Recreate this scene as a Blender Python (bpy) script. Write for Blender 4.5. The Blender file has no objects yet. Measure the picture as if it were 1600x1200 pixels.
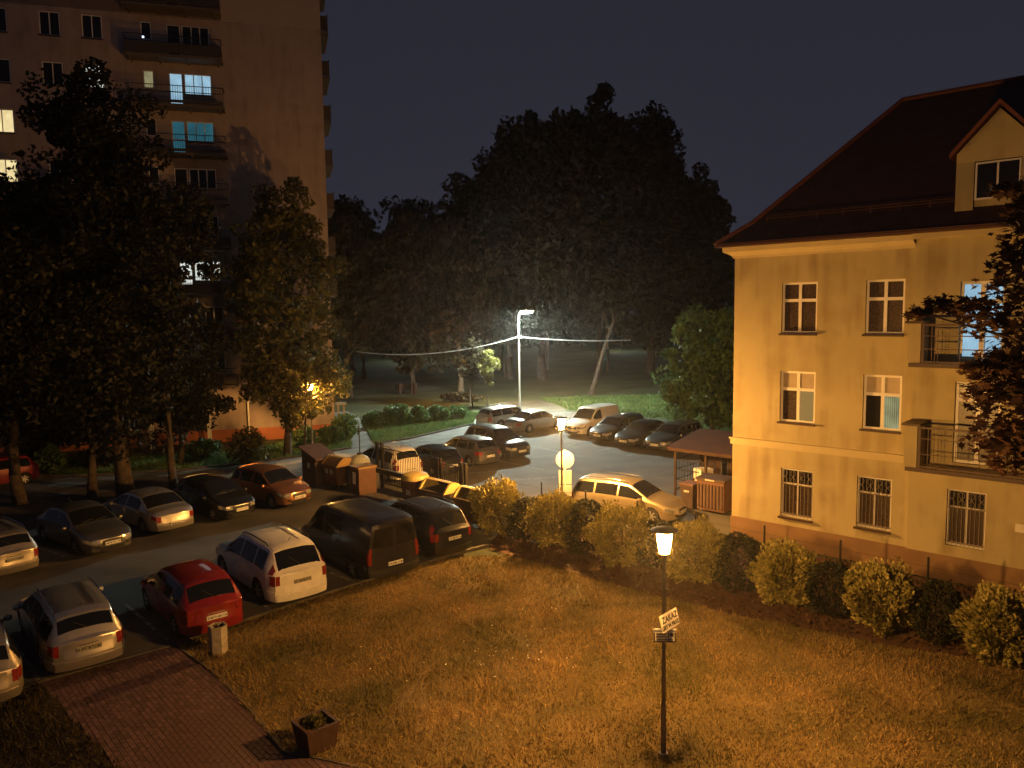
import bpy, bmesh, math, random
import numpy as np
from mathutils import Vector, Matrix

random.seed(7)
RNG = np.random.default_rng(11)
SC = bpy.context.scene
COL = SC.collection
R = math.radians

# ---------------------------------------------------------------- camera, sky, exposure
cam_d = bpy.data.cameras.new('camera')
cam = bpy.data.objects.new('camera', cam_d)
COL.objects.link(cam)
cam_d.sensor_fit = 'HORIZONTAL'
cam_d.sensor_width = 36.0
cam_d.lens = 36.0 * 1202.0 / 1600.0
cam_d.clip_start = 0.1
cam_d.clip_end = 3000
cam.matrix_world = (Matrix.Translation((0, 0, 8.3)) @ Matrix.Rotation(R(90 - 5.5), 4, 'X')
                    @ Matrix.Rotation(-0.0144, 4, 'Z'))
SC.camera = cam

world = bpy.data.worlds.new('World')
SC.world = world
world.use_nodes = True
wn = world.node_tree
wn.nodes.clear()
w_out = wn.nodes.new('ShaderNodeOutputWorld')
w_bg = wn.nodes.new('ShaderNodeBackground')
w_tc = wn.nodes.new('ShaderNodeTexCoord')
w_sep = wn.nodes.new('ShaderNodeSeparateXYZ')
w_ramp = wn.nodes.new('ShaderNodeValToRGB')
w_noise = wn.nodes.new('ShaderNodeTexNoise')
w_noise.inputs['Scale'].default_value = 2.2
w_noise.inputs['Detail'].default_value = 3
w_mix = wn.nodes.new('ShaderNodeMath'); w_mix.operation = 'MULTIPLY_ADD'
w_mix.inputs[1].default_value = 0.10
cr = w_ramp.color_ramp
cr.elements[0].position = 0.0; cr.elements[0].color = (0.0275, 0.0295, 0.0470, 1)
cr.elements[1].position = 1.0; cr.elements[1].color = (0.0175, 0.0182, 0.0275, 1)
e = cr.elements.new(0.20); e.color = (0.0240, 0.0246, 0.0370, 1)
e = cr.elements.new(0.46); e.color = (0.0205, 0.0210, 0.0315, 1)
wn.links.new(w_tc.outputs['Generated'], w_noise.inputs['Vector'])
wn.links.new(w_tc.outputs['Generated'], w_sep.inputs[0])
wn.links.new(w_noise.outputs['Fac'], w_mix.inputs[0])
wn.links.new(w_sep.outputs['Z'], w_mix.inputs[2])
wn.links.new(w_mix.outputs[0], w_ramp.inputs['Fac'])
wn.links.new(w_ramp.outputs['Color'], w_bg.inputs['Color'])
w_bg.inputs['Strength'].default_value = 1.0
wn.links.new(w_bg.outputs[0], w_out.inputs['Surface'])

SC.view_settings.view_transform = 'Standard'
SC.view_settings.look = 'None'
SC.view_settings.exposure = 0.0
SC.view_settings.gamma = 1.0
SC.view_settings.use_curve_mapping = False
SC.cycles.use_denoising = True
SC.cycles.sample_clamp_indirect = 2.5
SC.cycles.max_bounces = 6
SC.cycles.diffuse_bounces = 3
SC.cycles.glossy_bounces = 3
SC.cycles.transparent_max_bounces = 8

# lamps of the place: colour and radiance of their bowls
SODIUM = (1.0, 0.465, 0.10)
SODIUM_L = 5200.0
LED = (0.86, 1.0, 0.84)
LED_L = 34000.0


# ---------------------------------------------------------------- materials
def mat(name, col, rough=0.7, col2=None, scale=3.0, bump=0.0, bscale=None, metal=0.0, coat=0.0,
        emit=None, estr=0.0, detail=5.0, lo=0.35, hi=0.65, isl=0.0, spec=0.5, coords='Object'):
    m = bpy.data.materials.new(name)
    m.use_nodes = True
    nt = m.node_tree
    b = nt.nodes['Principled BSDF']
    b.inputs['Base Color'].default_value = (*col, 1)
    b.inputs['Roughness'].default_value = rough
    b.inputs['Metallic'].default_value = metal
    b.inputs['Coat Weight'].default_value = coat
    b.inputs['Coat Roughness'].default_value = 0.06
    b.inputs['Specular IOR Level'].default_value = spec
    if emit:
        b.inputs['Emission Color'].default_value = (*emit, 1)
        b.inputs['Emission Strength'].default_value = estr
    out = None
    tc = nt.nodes.new('ShaderNodeTexCoord')
    if col2:
        n = nt.nodes.new('ShaderNodeTexNoise')
        n.inputs['Scale'].default_value = scale
        n.inputs['Detail'].default_value = detail
        nt.links.new(tc.outputs[coords], n.inputs['Vector'])
        r = nt.nodes.new('ShaderNodeValToRGB')
        r.color_ramp.elements[0].position = lo; r.color_ramp.elements[0].color = (*col, 1)
        r.color_ramp.elements[1].position = hi; r.color_ramp.elements[1].color = (*col2, 1)
        nt.links.new(n.outputs['Fac'], r.inputs['Fac'])
        out = r.outputs['Color']
    if isl:
        g = nt.nodes.new('ShaderNodeNewGeometry')
        mr = nt.nodes.new('ShaderNodeMapRange')
        mr.inputs['To Min'].default_value = 1 - isl
        mr.inputs['To Max'].default_value = 1 + isl
        nt.links.new(g.outputs['Random Per Island'], mr.inputs['Value'])
        mx = nt.nodes.new('ShaderNodeMix'); mx.data_type = 'RGBA'; mx.blend_type = 'MULTIPLY'
        mx.inputs[0].default_value = 1.0
        if out: nt.links.new(out, mx.inputs[6])
        else: mx.inputs[6].default_value = (*col, 1)
        nt.links.new(mr.outputs[0], mx.inputs[7])
        out = mx.outputs[2]
    if out: nt.links.new(out, b.inputs['Base Color'])
    if bump:
        n = nt.nodes.new('ShaderNodeTexNoise')
        n.inputs['Scale'].default_value = bscale or scale * 4
        n.inputs['Detail'].default_value = 6
        nt.links.new(tc.outputs[coords], n.inputs['Vector'])
        bp = nt.nodes.new('ShaderNodeBump')
        bp.inputs['Strength'].default_value = bump
        bp.inputs['Distance'].default_value = 0.03
        nt.links.new(n.outputs['Fac'], bp.inputs['Height'])
        nt.links.new(bp.outputs['Normal'], b.inputs['Normal'])
    return m


def leaf_mat(name, a, b, rough=0.6, scale=0.6, trans=0.25):
    m = mat(name, a, rough, b, scale, isl=0.45, spec=0.25)
    m.node_tree.nodes['Principled BSDF'].inputs['Transmission Weight'].default_value = 0
    if trans:
        nt = m.node_tree
        pb = nt.nodes['Principled BSDF']
        src = pb.inputs['Base Color'].links[0].from_socket
        tr = nt.nodes.new('ShaderNodeBsdfTranslucent')
        nt.links.new(src, tr.inputs['Color'])
        ms = nt.nodes.new('ShaderNodeMixShader'); ms.inputs[0].default_value = trans
        o = [n for n in nt.nodes if n.type == 'OUTPUT_MATERIAL'][0]
        nt.links.new(pb.outputs[0], ms.inputs[1]); nt.links.new(tr.outputs[0], ms.inputs[2])
        nt.links.new(ms.outputs[0], o.inputs['Surface'])
    return m


def emit_mat(name, col, strength):
    m = bpy.data.materials.new(name)
    m.use_nodes = True
    nt = m.node_tree
    nt.nodes.clear()
    o = nt.nodes.new('ShaderNodeOutputMaterial')
    em = nt.nodes.new('ShaderNodeEmission')
    em.inputs['Color'].default_value = (*col, 1)
    em.inputs['Strength'].default_value = strength
    nt.links.new(em.outputs[0], o.inputs['Surface'])
    return m


def lit_mat(name, c1, c2, strength, scale=9.0):
    """a lit room seen through a window: curtain folds and uneven room light"""
    m = emit_mat(name, c1, strength)
    nt = m.node_tree
    em = [n for n in nt.nodes if n.type == 'EMISSION'][0]
    tc = nt.nodes.new('ShaderNodeTexCoord')
    wv = nt.nodes.new('ShaderNodeTexWave')
    wv.inputs['Scale'].default_value = scale
    wv.inputs['Distortion'].default_value = 1.2
    ns = nt.nodes.new('ShaderNodeTexNoise'); ns.inputs['Scale'].default_value = 1.7
    ad = nt.nodes.new('ShaderNodeMath'); ad.operation = 'MULTIPLY_ADD'; ad.inputs[1].default_value = 0.35
    sb = nt.nodes.new('ShaderNodeMath'); sb.operation = 'ADD'; sb.inputs[1].default_value = -0.1
    r = nt.nodes.new('ShaderNodeValToRGB')
    r.color_ramp.elements[0].color = (*c2, 1); r.color_ramp.elements[1].color = (*c1, 1)
    nt.links.new(tc.outputs['Object'], wv.inputs['Vector'])
    nt.links.new(tc.outputs['Object'], ns.inputs['Vector'])
    nt.links.new(wv.outputs['Fac'], ad.inputs[0]); nt.links.new(ns.outputs['Fac'], ad.inputs[2])
    nt.links.new(ad.outputs[0], sb.inputs[0])
    nt.links.new(sb.outputs[0], r.inputs['Fac'])
    nt.links.new(r.outputs['Color'], em.inputs['Color'])
    return m


def print_mat(name, paper, ink, scale, rough=0.5):
    """a plate whose characters are too small to read: blurred dark strokes on the plate colour"""
    m = mat(name, paper, rough)
    nt = m.node_tree
    b = nt.nodes['Principled BSDF']
    tc = nt.nodes.new('ShaderNodeTexCoord')
    mp = nt.nodes.new('ShaderNodeMapping'); mp.inputs['Scale'].default_value = (scale, 2.2, 1)
    oi = nt.nodes.new('ShaderNodeObjectInfo')
    ns = nt.nodes.new('ShaderNodeTexNoise'); ns.inputs['Scale'].default_value = 1.0; ns.inputs['Detail'].default_value = 1
    ns.noise_dimensions = '4D'
    ml = nt.nodes.new('ShaderNodeMath'); ml.operation = 'MULTIPLY'; ml.inputs[1].default_value = 50
    sp = nt.nodes.new('ShaderNodeSeparateXYZ')
    r = nt.nodes.new('ShaderNodeValToRGB')
    r.color_ramp.elements[0].position = .46; r.color_ramp.elements[0].color = (*paper, 1)
    r.color_ramp.elements[1].position = .54; r.color_ramp.elements[1].color = (*ink, 1)
    band = nt.nodes.new('ShaderNodeValToRGB')
    band.color_ramp.elements[0].position = .0; band.color_ramp.elements[0].color = (0, 0, 0, 1)
    band.color_ramp.elements[1].position = 1.0; band.color_ramp.elements[1].color = (0, 0, 0, 1)
    for p_, v in ((.22, 0), (.27, 1), (.73, 1), (.78, 0)):
        e_ = band.color_ramp.elements.new(p_); e_.color = (v, v, v, 1)
    mx = nt.nodes.new('ShaderNodeMix'); mx.data_type = 'RGBA'
    mx.inputs[6].default_value = (*paper, 1)
    L_ = nt.links.new
    L_(tc.outputs['UV'], mp.inputs['Vector']); L_(mp.outputs[0], ns.inputs['Vector'])
    L_(oi.outputs['Random'], ml.inputs[0]); L_(ml.outputs[0], ns.inputs['W'])
    L_(ns.outputs['Fac'], r.inputs['Fac']); L_(tc.outputs['UV'], sp.inputs[0]); L_(sp.outputs['Y'], band.inputs['Fac'])
    L_(band.outputs['Color'], mx.inputs[0]); L_(r.outputs['Color'], mx.inputs[7])
    L_(mx.outputs[2], b.inputs['Base Color'])
    return m


M = {}
M['asphalt'] = mat('asphalt', (0.062, 0.058, 0.055), 0.85, (0.115, 0.108, 0.10), 0.55, bump=0.6, bscale=40, detail=9)
M['asphalt_pale'] = mat('asphalt_pale', (0.12, 0.118, 0.112), 0.85, (0.19, 0.185, 0.175), 0.9, bump=0.5, bscale=35, detail=9)
M['soil'] = mat('soil', (0.060, 0.028, 0.014), 0.95, (0.105, 0.050, 0.026), 3, bump=1.0, bscale=14, detail=9)
M['turf'] = mat('turf', (0.085, 0.068, 0.022), 0.95, (0.18, 0.122, 0.05), 0.8, bump=1.0, bscale=18, detail=9)
M['park_turf'] = mat('park_turf', (0.028, 0.036, 0.012), 0.95, (0.066, 0.072, 0.026), 0.22, bump=1.0, bscale=6, detail=9)
M['sand'] = mat('sand', (0.085, 0.072, 0.050), 0.95, (0.135, 0.115, 0.085), 0.7, bump=0.5, bscale=12)
M['grass_blade'] = leaf_mat('grass_blade', (0.105, 0.090, 0.024), (0.32, 0.210, 0.088), 0.8, .45, 0.15)
M['grass_green'] = leaf_mat('grass_green', (0.080, 0.145, 0.042), (0.14, 0.20, 0.062), 0.8, 0.7, 0.2)
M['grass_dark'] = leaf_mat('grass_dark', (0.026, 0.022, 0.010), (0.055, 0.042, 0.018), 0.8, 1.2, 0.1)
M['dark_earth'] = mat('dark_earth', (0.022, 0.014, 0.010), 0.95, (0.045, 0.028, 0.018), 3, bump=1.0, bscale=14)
M['petal'] = mat('petal', (0.8, 0.78, 0.7), 0.6)
M['paver_joint'] = mat('paver_joint', (0.050, 0.028, 0.028), 0.95, (0.085, 0.048, 0.044), 6)
M['paver'] = mat('paver', (0.085, 0.044, 0.052), 0.85, (0.125, 0.068, 0.078), 11, bump=0.4, bscale=70, isl=0.34)
M['paint_line'] = mat('paint_line', (0.10, 0.095, 0.088), 0.8, (0.30, 0.29, 0.27), 5, lo=0.42, hi=0.62)
M['ochre'] = mat('ochre', (0.40, 0.34, 0.19), 0.9, (0.46, 0.39, 0.225), 0.5, bump=0.35, bscale=45)
def weather(m, dark, amt):
    """rain streaks and patches of old plaster mixed into the wall colour"""
    nt = m.node_tree; b = nt.nodes['Principled BSDF']
    src = b.inputs['Base Color'].links[0].from_socket
    tc = nt.nodes.new('ShaderNodeTexCoord'); mp = nt.nodes.new('ShaderNodeMapping'); mp.inputs['Scale'].default_value = (2.6, 2.6, .22)
    n1 = nt.nodes.new('ShaderNodeTexNoise'); n1.inputs['Scale'].default_value = 1.0; n1.inputs['Detail'].default_value = 7
    n2 = nt.nodes.new('ShaderNodeTexNoise'); n2.inputs['Scale'].default_value = .9; n2.inputs['Detail'].default_value = 4
    ml = nt.nodes.new('ShaderNodeMath'); ml.operation = 'MULTIPLY'
    r = nt.nodes.new('ShaderNodeValToRGB'); r.color_ramp.elements[0].position = .22; r.color_ramp.elements[1].position = .42
    r.color_ramp.elements[0].color = (0, 0, 0, 1); r.color_ramp.elements[1].color = (amt, amt, amt, 1)
    mx = nt.nodes.new('ShaderNodeMix'); mx.data_type = 'RGBA'; mx.inputs[7].default_value = (*dark, 1)
    L_ = nt.links.new
    L_(tc.outputs['Object'], mp.inputs['Vector']); L_(mp.outputs[0], n1.inputs['Vector']); L_(tc.outputs['Object'], n2.inputs['Vector'])
    L_(n1.outputs['Fac'], ml.inputs[0]); L_(n2.outputs['Fac'], ml.inputs[1]); L_(ml.outputs[0], r.inputs['Fac'])
    L_(r.outputs['Color'], mx.inputs[0]); L_(src, mx.inputs[6]); L_(mx.outputs[2], b.inputs['Base Color'])


weather(M['ochre'], (0.29, 0.225, 0.12), .9)
M['ochre_plinth'] = mat('ochre_plinth', (0.215, 0.125, 0.07), 0.9, (0.265, 0.16, 0.088), 1.2, bump=0.35, bscale=45)
M['ochre_trim'] = mat('ochre_trim', (0.46, 0.385, 0.22), 0.85, (0.51, 0.43, 0.25), 1.0, bump=0.2, bscale=40)
M['roof_tile'] = mat('roof_tile', (0.033, 0.010, 0.010), 0.75, (0.050, 0.016, 0.014), 2.5)
_nt = M['roof_tile'].node_tree
_tc = _nt.nodes.new('ShaderNodeTexCoord'); _br = _nt.nodes.new('ShaderNodeTexBrick'); _bp = _nt.nodes.new('ShaderNodeBump')
_mp = _nt.nodes.new('ShaderNodeMapping'); _mp.inputs['Rotation'].default_value = (R(-45), 0, 0)
_br.inputs['Scale'].default_value = 1.0; _br.inputs['Brick Width'].default_value = .22; _br.inputs['Row Height'].default_value = .33; _br.inputs['Mortar Size'].default_value = .025
_bp.inputs['Strength'].default_value = 1.0; _bp.inputs['Distance'].default_value = .04; _bp.invert = True
_nt.links.new(_tc.outputs['Object'], _mp.inputs['Vector']); _nt.links.new(_mp.outputs[0], _br.inputs['Vector']); _nt.links.new(_br.outputs['Fac'], _bp.inputs['Height'])
_nt.links.new(_bp.outputs['Normal'], _nt.nodes['Principled BSDF'].inputs['Normal'])
M['roof_edge'] = mat('roof_edge', (0.12, 0.036, 0.022), 0.7, (0.15, 0.048, 0.028), 2)
M['gutter'] = mat('gutter', (0.10, 0.045, 0.03), 0.5, metal=0.3)
M['sill'] = mat('sill', (0.055, 0.025, 0.016), 0.5)
M['pvc'] = mat('pvc', (0.78, 0.76, 0.72), 0.4)
M['glass'] = mat('glass', (0.012, 0.012, 0.016), 0.22, spec=0.35)
M['lace'] = mat('lace', (0.085, 0.055, 0.040), 0.35, (0.02, 0.014, 0.012), 26, lo=0.42, hi=0.6)
M['blind'] = mat('blind', (0.40, 0.33, 0.25), 0.35, (0.46, 0.38, 0.29), 3)
M['iron'] = mat('iron', (0.022, 0.018, 0.016), 0.5, metal=0.4)
M['white_iron'] = mat('white_iron', (0.60, 0.57, 0.52), 0.5)
M['grille_iron'] = mat('grille_iron', (0.26, 0.22, 0.18), 0.5)
M['rail_iron'] = mat('rail_iron', (0.09, 0.045, 0.03), 0.5)
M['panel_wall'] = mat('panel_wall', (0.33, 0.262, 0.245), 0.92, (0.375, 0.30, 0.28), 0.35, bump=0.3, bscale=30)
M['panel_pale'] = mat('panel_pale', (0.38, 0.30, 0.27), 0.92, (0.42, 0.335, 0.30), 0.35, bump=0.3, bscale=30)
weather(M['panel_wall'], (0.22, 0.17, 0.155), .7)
M['panel_base'] = mat('panel_base', (0.36, 0.12, 0.06), 0.9, (0.42, 0.15, 0.08), 0.6, bump=0.3, bscale=30)
M['panel_red'] = mat('panel_red', (0.40, 0.10, 0.05), 0.9, (0.46, 0.13, 0.07), 0.6)
M['balcony_panel'] = mat('balcony_panel', (0.045, 0.036, 0.034), 0.8, (0.065, 0.05, 0.046), 1)
M['slab'] = mat('slab', (0.11, 0.085, 0.07), 0.9)
M['bark'] = mat('bark', (0.035, 0.024, 0.017), 0.95, (0.075, 0.052, 0.038), 4, bump=1.0, bscale=9)
M['bark_pale'] = mat('bark_pale', (0.11, 0.085, 0.06), 0.95, (0.18, 0.14, 0.10), 4, bump=1.0, bscale=9)
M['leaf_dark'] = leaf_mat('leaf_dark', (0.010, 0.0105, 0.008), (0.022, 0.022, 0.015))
M['leaf_maple'] = leaf_mat('leaf_maple', (0.05, 0.05, 0.015), (0.115, 0.10, 0.03), trans=0.35)
M['leaf_purple'] = leaf_mat('leaf_purple', (0.050, 0.026, 0.018), (0.10, 0.052, 0.033), trans=0.2)
M['leaf_brown'] = leaf_mat('leaf_brown', (0.024, 0.021, 0.012), (0.050, 0.042, 0.021), trans=0.2)
M['leaf_lamplit'] = leaf_mat('leaf_lamplit', (0.08, 0.075, 0.02), (0.16, 0.135, 0.04), trans=0.45)  # lamp glow put into a brighter copy of the maple leaf colour
M['leaf_lime'] = leaf_mat('leaf_lime', (0.085, 0.085, 0.022), (0.16, 0.15, 0.04), trans=0.35)
M['leaf_green'] = leaf_mat('leaf_green', (0.050, 0.095, 0.032), (0.10, 0.165, 0.058), trans=0.3)
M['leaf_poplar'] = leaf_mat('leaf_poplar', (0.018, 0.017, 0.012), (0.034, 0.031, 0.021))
M['thuja_gold'] = leaf_mat('thuja_gold', (0.15, 0.135, 0.036), (0.31, 0.265, 0.085), 0.8, 2.0, 0.1)
M['thuja_dark'] = leaf_mat('thuja_dark', (0.022, 0.026, 0.014), (0.042, 0.045, 0.024), 0.8, 2.0, 0.1)
M['tyre'] = mat('tyre', (0.016, 0.015, 0.015), 0.85)
M['rim'] = mat('rim', (0.42, 0.42, 0.43), 0.35, metal=0.8)
M['trim'] = mat('trim', (0.020, 0.020, 0.021), 0.6)
M['chrome'] = mat('chrome', (0.6, 0.6, 0.6), 0.2, metal=1.0)
M['car_glass'] = mat('car_glass', (0.008, 0.009, 0.011), 0.05, spec=0.55)
M['tail'] = mat('tail', (0.15, 0.012, 0.010), 0.2, (0.26, 0.022, 0.018), 18, coat=1.0)
M['head'] = mat('head', (0.62, 0.62, 0.60), 0.15, (0.34, 0.34, 0.34), 16, metal=0.5, coat=1.0)
M['plate_white'] = print_mat('plate_white', (0.72, 0.72, 0.69), (0.10, 0.10, 0.10), 22)
M['plate_dim'] = print_mat('plate_dim', (0.30, 0.28, 0.22), (0.03, 0.03, 0.03), 22)
M['lamp_metal'] = mat('lamp_metal', (0.17, 0.14, 0.115), 0.6, (0.25, 0.20, 0.165), 6, metal=0.3)
M['concrete'] = mat('concrete', (0.23, 0.20, 0.16), 0.9, (0.34, 0.30, 0.25), 7, bump=0.5, bscale=40)
M['planter'] = mat('planter', (0.030, 0.012, 0.010), 0.85, (0.048, 0.019, 0.015), 5, bump=0.4)
M['steel_pole'] = mat('steel_pole', (0.50, 0.50, 0.48), 0.55, (0.60, 0.60, 0.58), 3, metal=0.2)
M['cable'] = mat('cable', (0.42, 0.42, 0.42), 0.5)
M['sign_white'] = mat('sign_white', (0.70, 0.66, 0.58), 0.5, (0.62, 0.58, 0.50), 6)
M['sign_ink'] = mat('sign_ink', (0.03, 0.022, 0.018), 0.6)
M['sign_back'] = mat('sign_back', (0.52, 0.50, 0.46), 0.45, (0.44, 0.42, 0.39), 5, metal=0.25)
M['bin_brown'] = mat('bin_brown', (0.085, 0.038, 0.024), 0.7, (0.115, 0.052, 0.032), 3)
M['bin_dark'] = mat('bin_dark', (0.036, 0.020, 0.017), 0.7, (0.052, 0.030, 0.024), 3)
M['bin_orange'] = mat('bin_orange', (0.26, 0.15, 0.045), 0.6, (0.30, 0.18, 0.06), 4)
M['bin_grey'] = mat('bin_grey', (0.30, 0.31, 0.28), 0.7, (0.38, 0.39, 0.35), 3)
M['bin_yellow'] = mat('bin_yellow', (0.38, 0.29, 0.10), 0.55, (0.44, 0.34, 0.13), 4)
M['timber'] = mat('timber', (0.030, 0.016, 0.011), 0.9, (0.05, 0.026, 0.018), 5)
M['shelter_roof'] = mat('shelter_roof', (0.030, 0.008, 0.006), 0.8, (0.046, 0.013, 0.009), 2)
M['paper'] = mat('paper', (0.7, 0.7, 0.68), 0.7)
M['sodium_bowl'] = emit_mat('sodium_bowl', SODIUM, SODIUM_L)
M['sodium_bowl_old'] = emit_mat('sodium_bowl_old', SODIUM, SODIUM_L * .66)
M['sodium_bowl_far'] = emit_mat('sodium_bowl_far', SODIUM, SODIUM_L * .6)
M['sodium_bowl_dim'] = emit_mat('sodium_bowl_dim', SODIUM, SODIUM_L * .5)
M['sodium_bowl_new'] = emit_mat('sodium_bowl_new', SODIUM, SODIUM_L * 1.45)
M['led_panel'] = emit_mat('led_panel', LED, LED_L)
M['far_led'] = emit_mat('far_led', LED, 520.0)
M['lit_white'] = lit_mat('lit_white', (0.95, 1.0, 0.92), (0.45, 0.5, 0.44), 1.0)
M['lit_blue'] = lit_mat('lit_blue', (0.50, 0.80, 1.0), (0.13, 0.26, 0.38), 0.85)
M['lit_teal'] = lit_mat('lit_teal', (0.035, 0.16, 0.21), (0.012, 0.05, 0.07), 0.75)
M['lit_warm'] = lit_mat('lit_warm', (1.0, 0.82, 0.42), (0.35, 0.25, 0.10), 1.2)
M['lit_orange'] = lit_mat('lit_orange', (1.0, 0.50, 0.08), (0.3, 0.12, 0.02), 0.9)
M['lit_dim'] = lit_mat('lit_dim', (0.42, 0.38, 0.20), (0.08, 0.07, 0.03), 0.8)
M['lit_violet'] = lit_mat('lit_violet', (0.10, 0.09, 0.28), (0.015, 0.015, 0.05), 0.5)
M['lit_plants'] = lit_mat('lit_plants', (0.60, 0.58, 0.30), (0.06, 0.07, 0.03), 0.75, 5)
M['lit_curtain'] = lit_mat('lit_curtain', (0.60, 0.36, 0.11), (0.42, 0.25, 0.07), 0.60, 4)
M['spark_blue'] = emit_mat('spark_blue', (0.6, 0.7, 1.0), 6)
M['spark_green'] = emit_mat('spark_green', (0.2, 1.0, 0.5), 1.5)


# ---------------------------------------------------------------- mesh building
class MB:
    def __init__(s):
        s.v = []; s.f = []; s.uv = {}

    def add(s, verts, faces):
        n = len(s.v)
        s.v += [tuple(p) for p in verts]
        s.f += [tuple(i + n for i in f) for f in faces]
        return s

    def box(s, x0, x1, y0, y1, z0, z1, mtx=None):
        vs = [(x0, y0, z0), (x1, y0, z0), (x1, y1, z0), (x0, y1, z0), (x0, y0, z1), (x1, y0, z1), (x1, y1, z1), (x0, y1, z1)]
        if mtx is not None: vs = [mtx @ Vector(p) for p in vs]
        return s.add(vs, [(3, 2, 1, 0), (4, 5, 6, 7), (0, 1, 5, 4), (1, 2, 6, 5), (2, 3, 7, 6), (3, 0, 4, 7)])

    def cyl(s, p0, p1, r0, r1=None, n=8, cap=True):
        r1 = r0 if r1 is None else r1
        a, b = Vector(p0), Vector(p1)
        q = (b - a).to_track_quat('Z', 'Y')
        vs = []
        for c, r in ((a, r0), (b, r1)):
            for i in range(n):
                t = 2 * math.pi * i / n
                vs.append(c + q @ Vector((r * math.cos(t), r * math.sin(t), 0)))
        fs = [(i, (i + 1) % n, n + (i + 1) % n, n + i) for i in range(n)]
        if cap: fs += [tuple(range(n - 1, -1, -1)), tuple(range(n, 2 * n))]
        return s.add(vs, fs)

    def tube(s, pts, rad, n=6):
        rad = rad if hasattr(rad, '__len__') else [rad] * len(pts)
        pts = [Vector(p) for p in pts]
        vs = []
        for i, p in enumerate(pts):
            d = (pts[min(i + 1, len(pts) - 1)] - pts[max(i - 1, 0)]).normalized()
            q = d.to_track_quat('Z', 'Y')
            for k in range(n):
                t = 2 * math.pi * k / n
                vs.append(p + q @ Vector((rad[i] * math.cos(t), rad[i] * math.sin(t), 0)))
        fs = []
        for i in range(len(pts) - 1):
            for k in range(n):
                a, b = i * n + k, i * n + (k + 1) % n
                fs.append((a, b, b + n, a + n))
        fs += [tuple(range(n - 1, -1, -1)), tuple(range((len(pts) - 1) * n, len(pts) * n))]
        return s.add(vs, fs)

    def lathe(s, prof, n=14, c=(0, 0, 0)):
        vs = []
        for r, z in prof:
            for k in range(n):
                t = 2 * math.pi * k / n
                vs.append((c[0] + r * math.cos(t), c[1] + r * math.sin(t), c[2] + z))
        fs = []
        for i in range(len(prof) - 1):
            for k in range(n):
                a, b = i * n + k, i * n + (k + 1) % n
                fs.append((a, b, b + n, a + n))
        fs += [tuple(range(n - 1, -1, -1)), tuple(range((len(prof) - 1) * n, len(prof) * n))]
        return s.add(vs, fs)

    def prism(s, poly, y0, y1):
        """poly of (x, z) extruded along y"""
        n = len(poly)
        vs = [(x, y0, z) for x, z in poly] + [(x, y1, z) for x, z in poly]
        fs = [(i, (i + 1) % n, n + (i + 1) % n, n + i) for i in range(n)] + [tuple(range(n - 1, -1, -1)), tuple(range(n, 2 * n))]
        return s.add(vs, fs)

    def slabpoly(s, poly, z0, z1):
        """poly of (x, y) extruded along z"""
        n = len(poly)
        vs = [(x, y, z0) for x, y in poly] + [(x, y, z1) for x, y in poly]
        fs = [(i, (i + 1) % n, n + (i + 1) % n, n + i) for i in range(n)] + [tuple(range(n - 1, -1, -1)), tuple(range(n, 2 * n))]
        return s.add(vs, fs)

    def grid(s, P):
        """P[i][j] -> quads"""
        n, m = len(P), len(P[0])
        return s.add([p for row in P for p in row],
                     [(i * m + j, (i + 1) * m + j, (i + 1) * m + j + 1, i * m + j + 1) for i in range(n - 1) for j in range(m - 1)])

    def mesh(s, name, m, smooth=None, fix=True):
        me = bpy.data.meshes.new(name)
        me.from_pydata(s.v, [], s.f)
        me.materials.append(M[m] if isinstance(m, str) else m)
        if fix:
            bm = bmesh.new(); bm.from_mesh(me)
            if smooth: bmesh.ops.remove_doubles(bm, verts=bm.verts, dist=1e-4)
            bmesh.ops.recalc_face_normals(bm, faces=bm.faces)
            bm.to_mesh(me); bm.free()
        if smooth:
            me.shade_smooth()
            me.set_sharp_from_angle(angle=R(smooth))
        me.update()
        return me

    def build(s, name, m, parent=None, smooth=None, fix=True):
        o = bpy.data.objects.new(name, s.mesh(name, m, smooth, fix))
        COL.objects.link(o)
        if parent is not None: o.parent = parent
        return o


def obj_from(name, me, parent=None):
    o = bpy.data.objects.new(name, me)
    COL.objects.link(o)
    if parent is not None: o.parent = parent
    return o


def thing(name, label, cat, loc=(0, 0, 0), rz=0.0, group=None):
    o = bpy.data.objects.new(name, None)
    o.empty_display_size = 0.2
    COL.objects.link(o)
    o.location = loc
    o.rotation_euler = (0, 0, rz)
    return tag(o, label, cat, group)


def tag(o, label, cat, group=None):
    o['label'] = label; o['category'] = cat
    if group: o['group'] = group
    return o


def copy_tree(o, parent=None):
    c = o.copy(); COL.objects.link(c); c.parent = parent
    for ch in list(o.children): copy_tree(ch, c)
    return c


def flat(name, poly, z, m, kind='structure'):
    me = bpy.data.meshes.new(name)
    me.from_pydata([(x, y, z) for x, y in poly], [], [tuple(range(len(poly)))])
    me.materials.append(M[m]); me.update()
    if me.polygons[0].normal.z < 0: me.flip_normals()
    o = obj_from(name, me); o['kind'] = kind
    return o


def in_poly(pts, poly):
    x, y = pts[:, 0], pts[:, 1]
    ins = np.zeros(len(pts), bool)
    n = len(poly); j = n - 1
    for i in range(n):
        xi, yi = poly[i]; xj, yj = poly[j]
        c = ((yi > y) != (yj > y)) & (x < (xj - xi) * (y - yi) / (yj - yi + 1e-12) + xi)
        ins ^= c; j = i
    return ins


def scatter(poly, n):
    P = np.array(poly); lo, hi = P.min(0), P.max(0)
    out = np.zeros((0, 2))
    while len(out) < n:
        q = RNG.random((n, 2)) * (hi - lo) + lo
        out = np.vstack([out, q[in_poly(q, poly)]])
    return out[:n]


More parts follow.
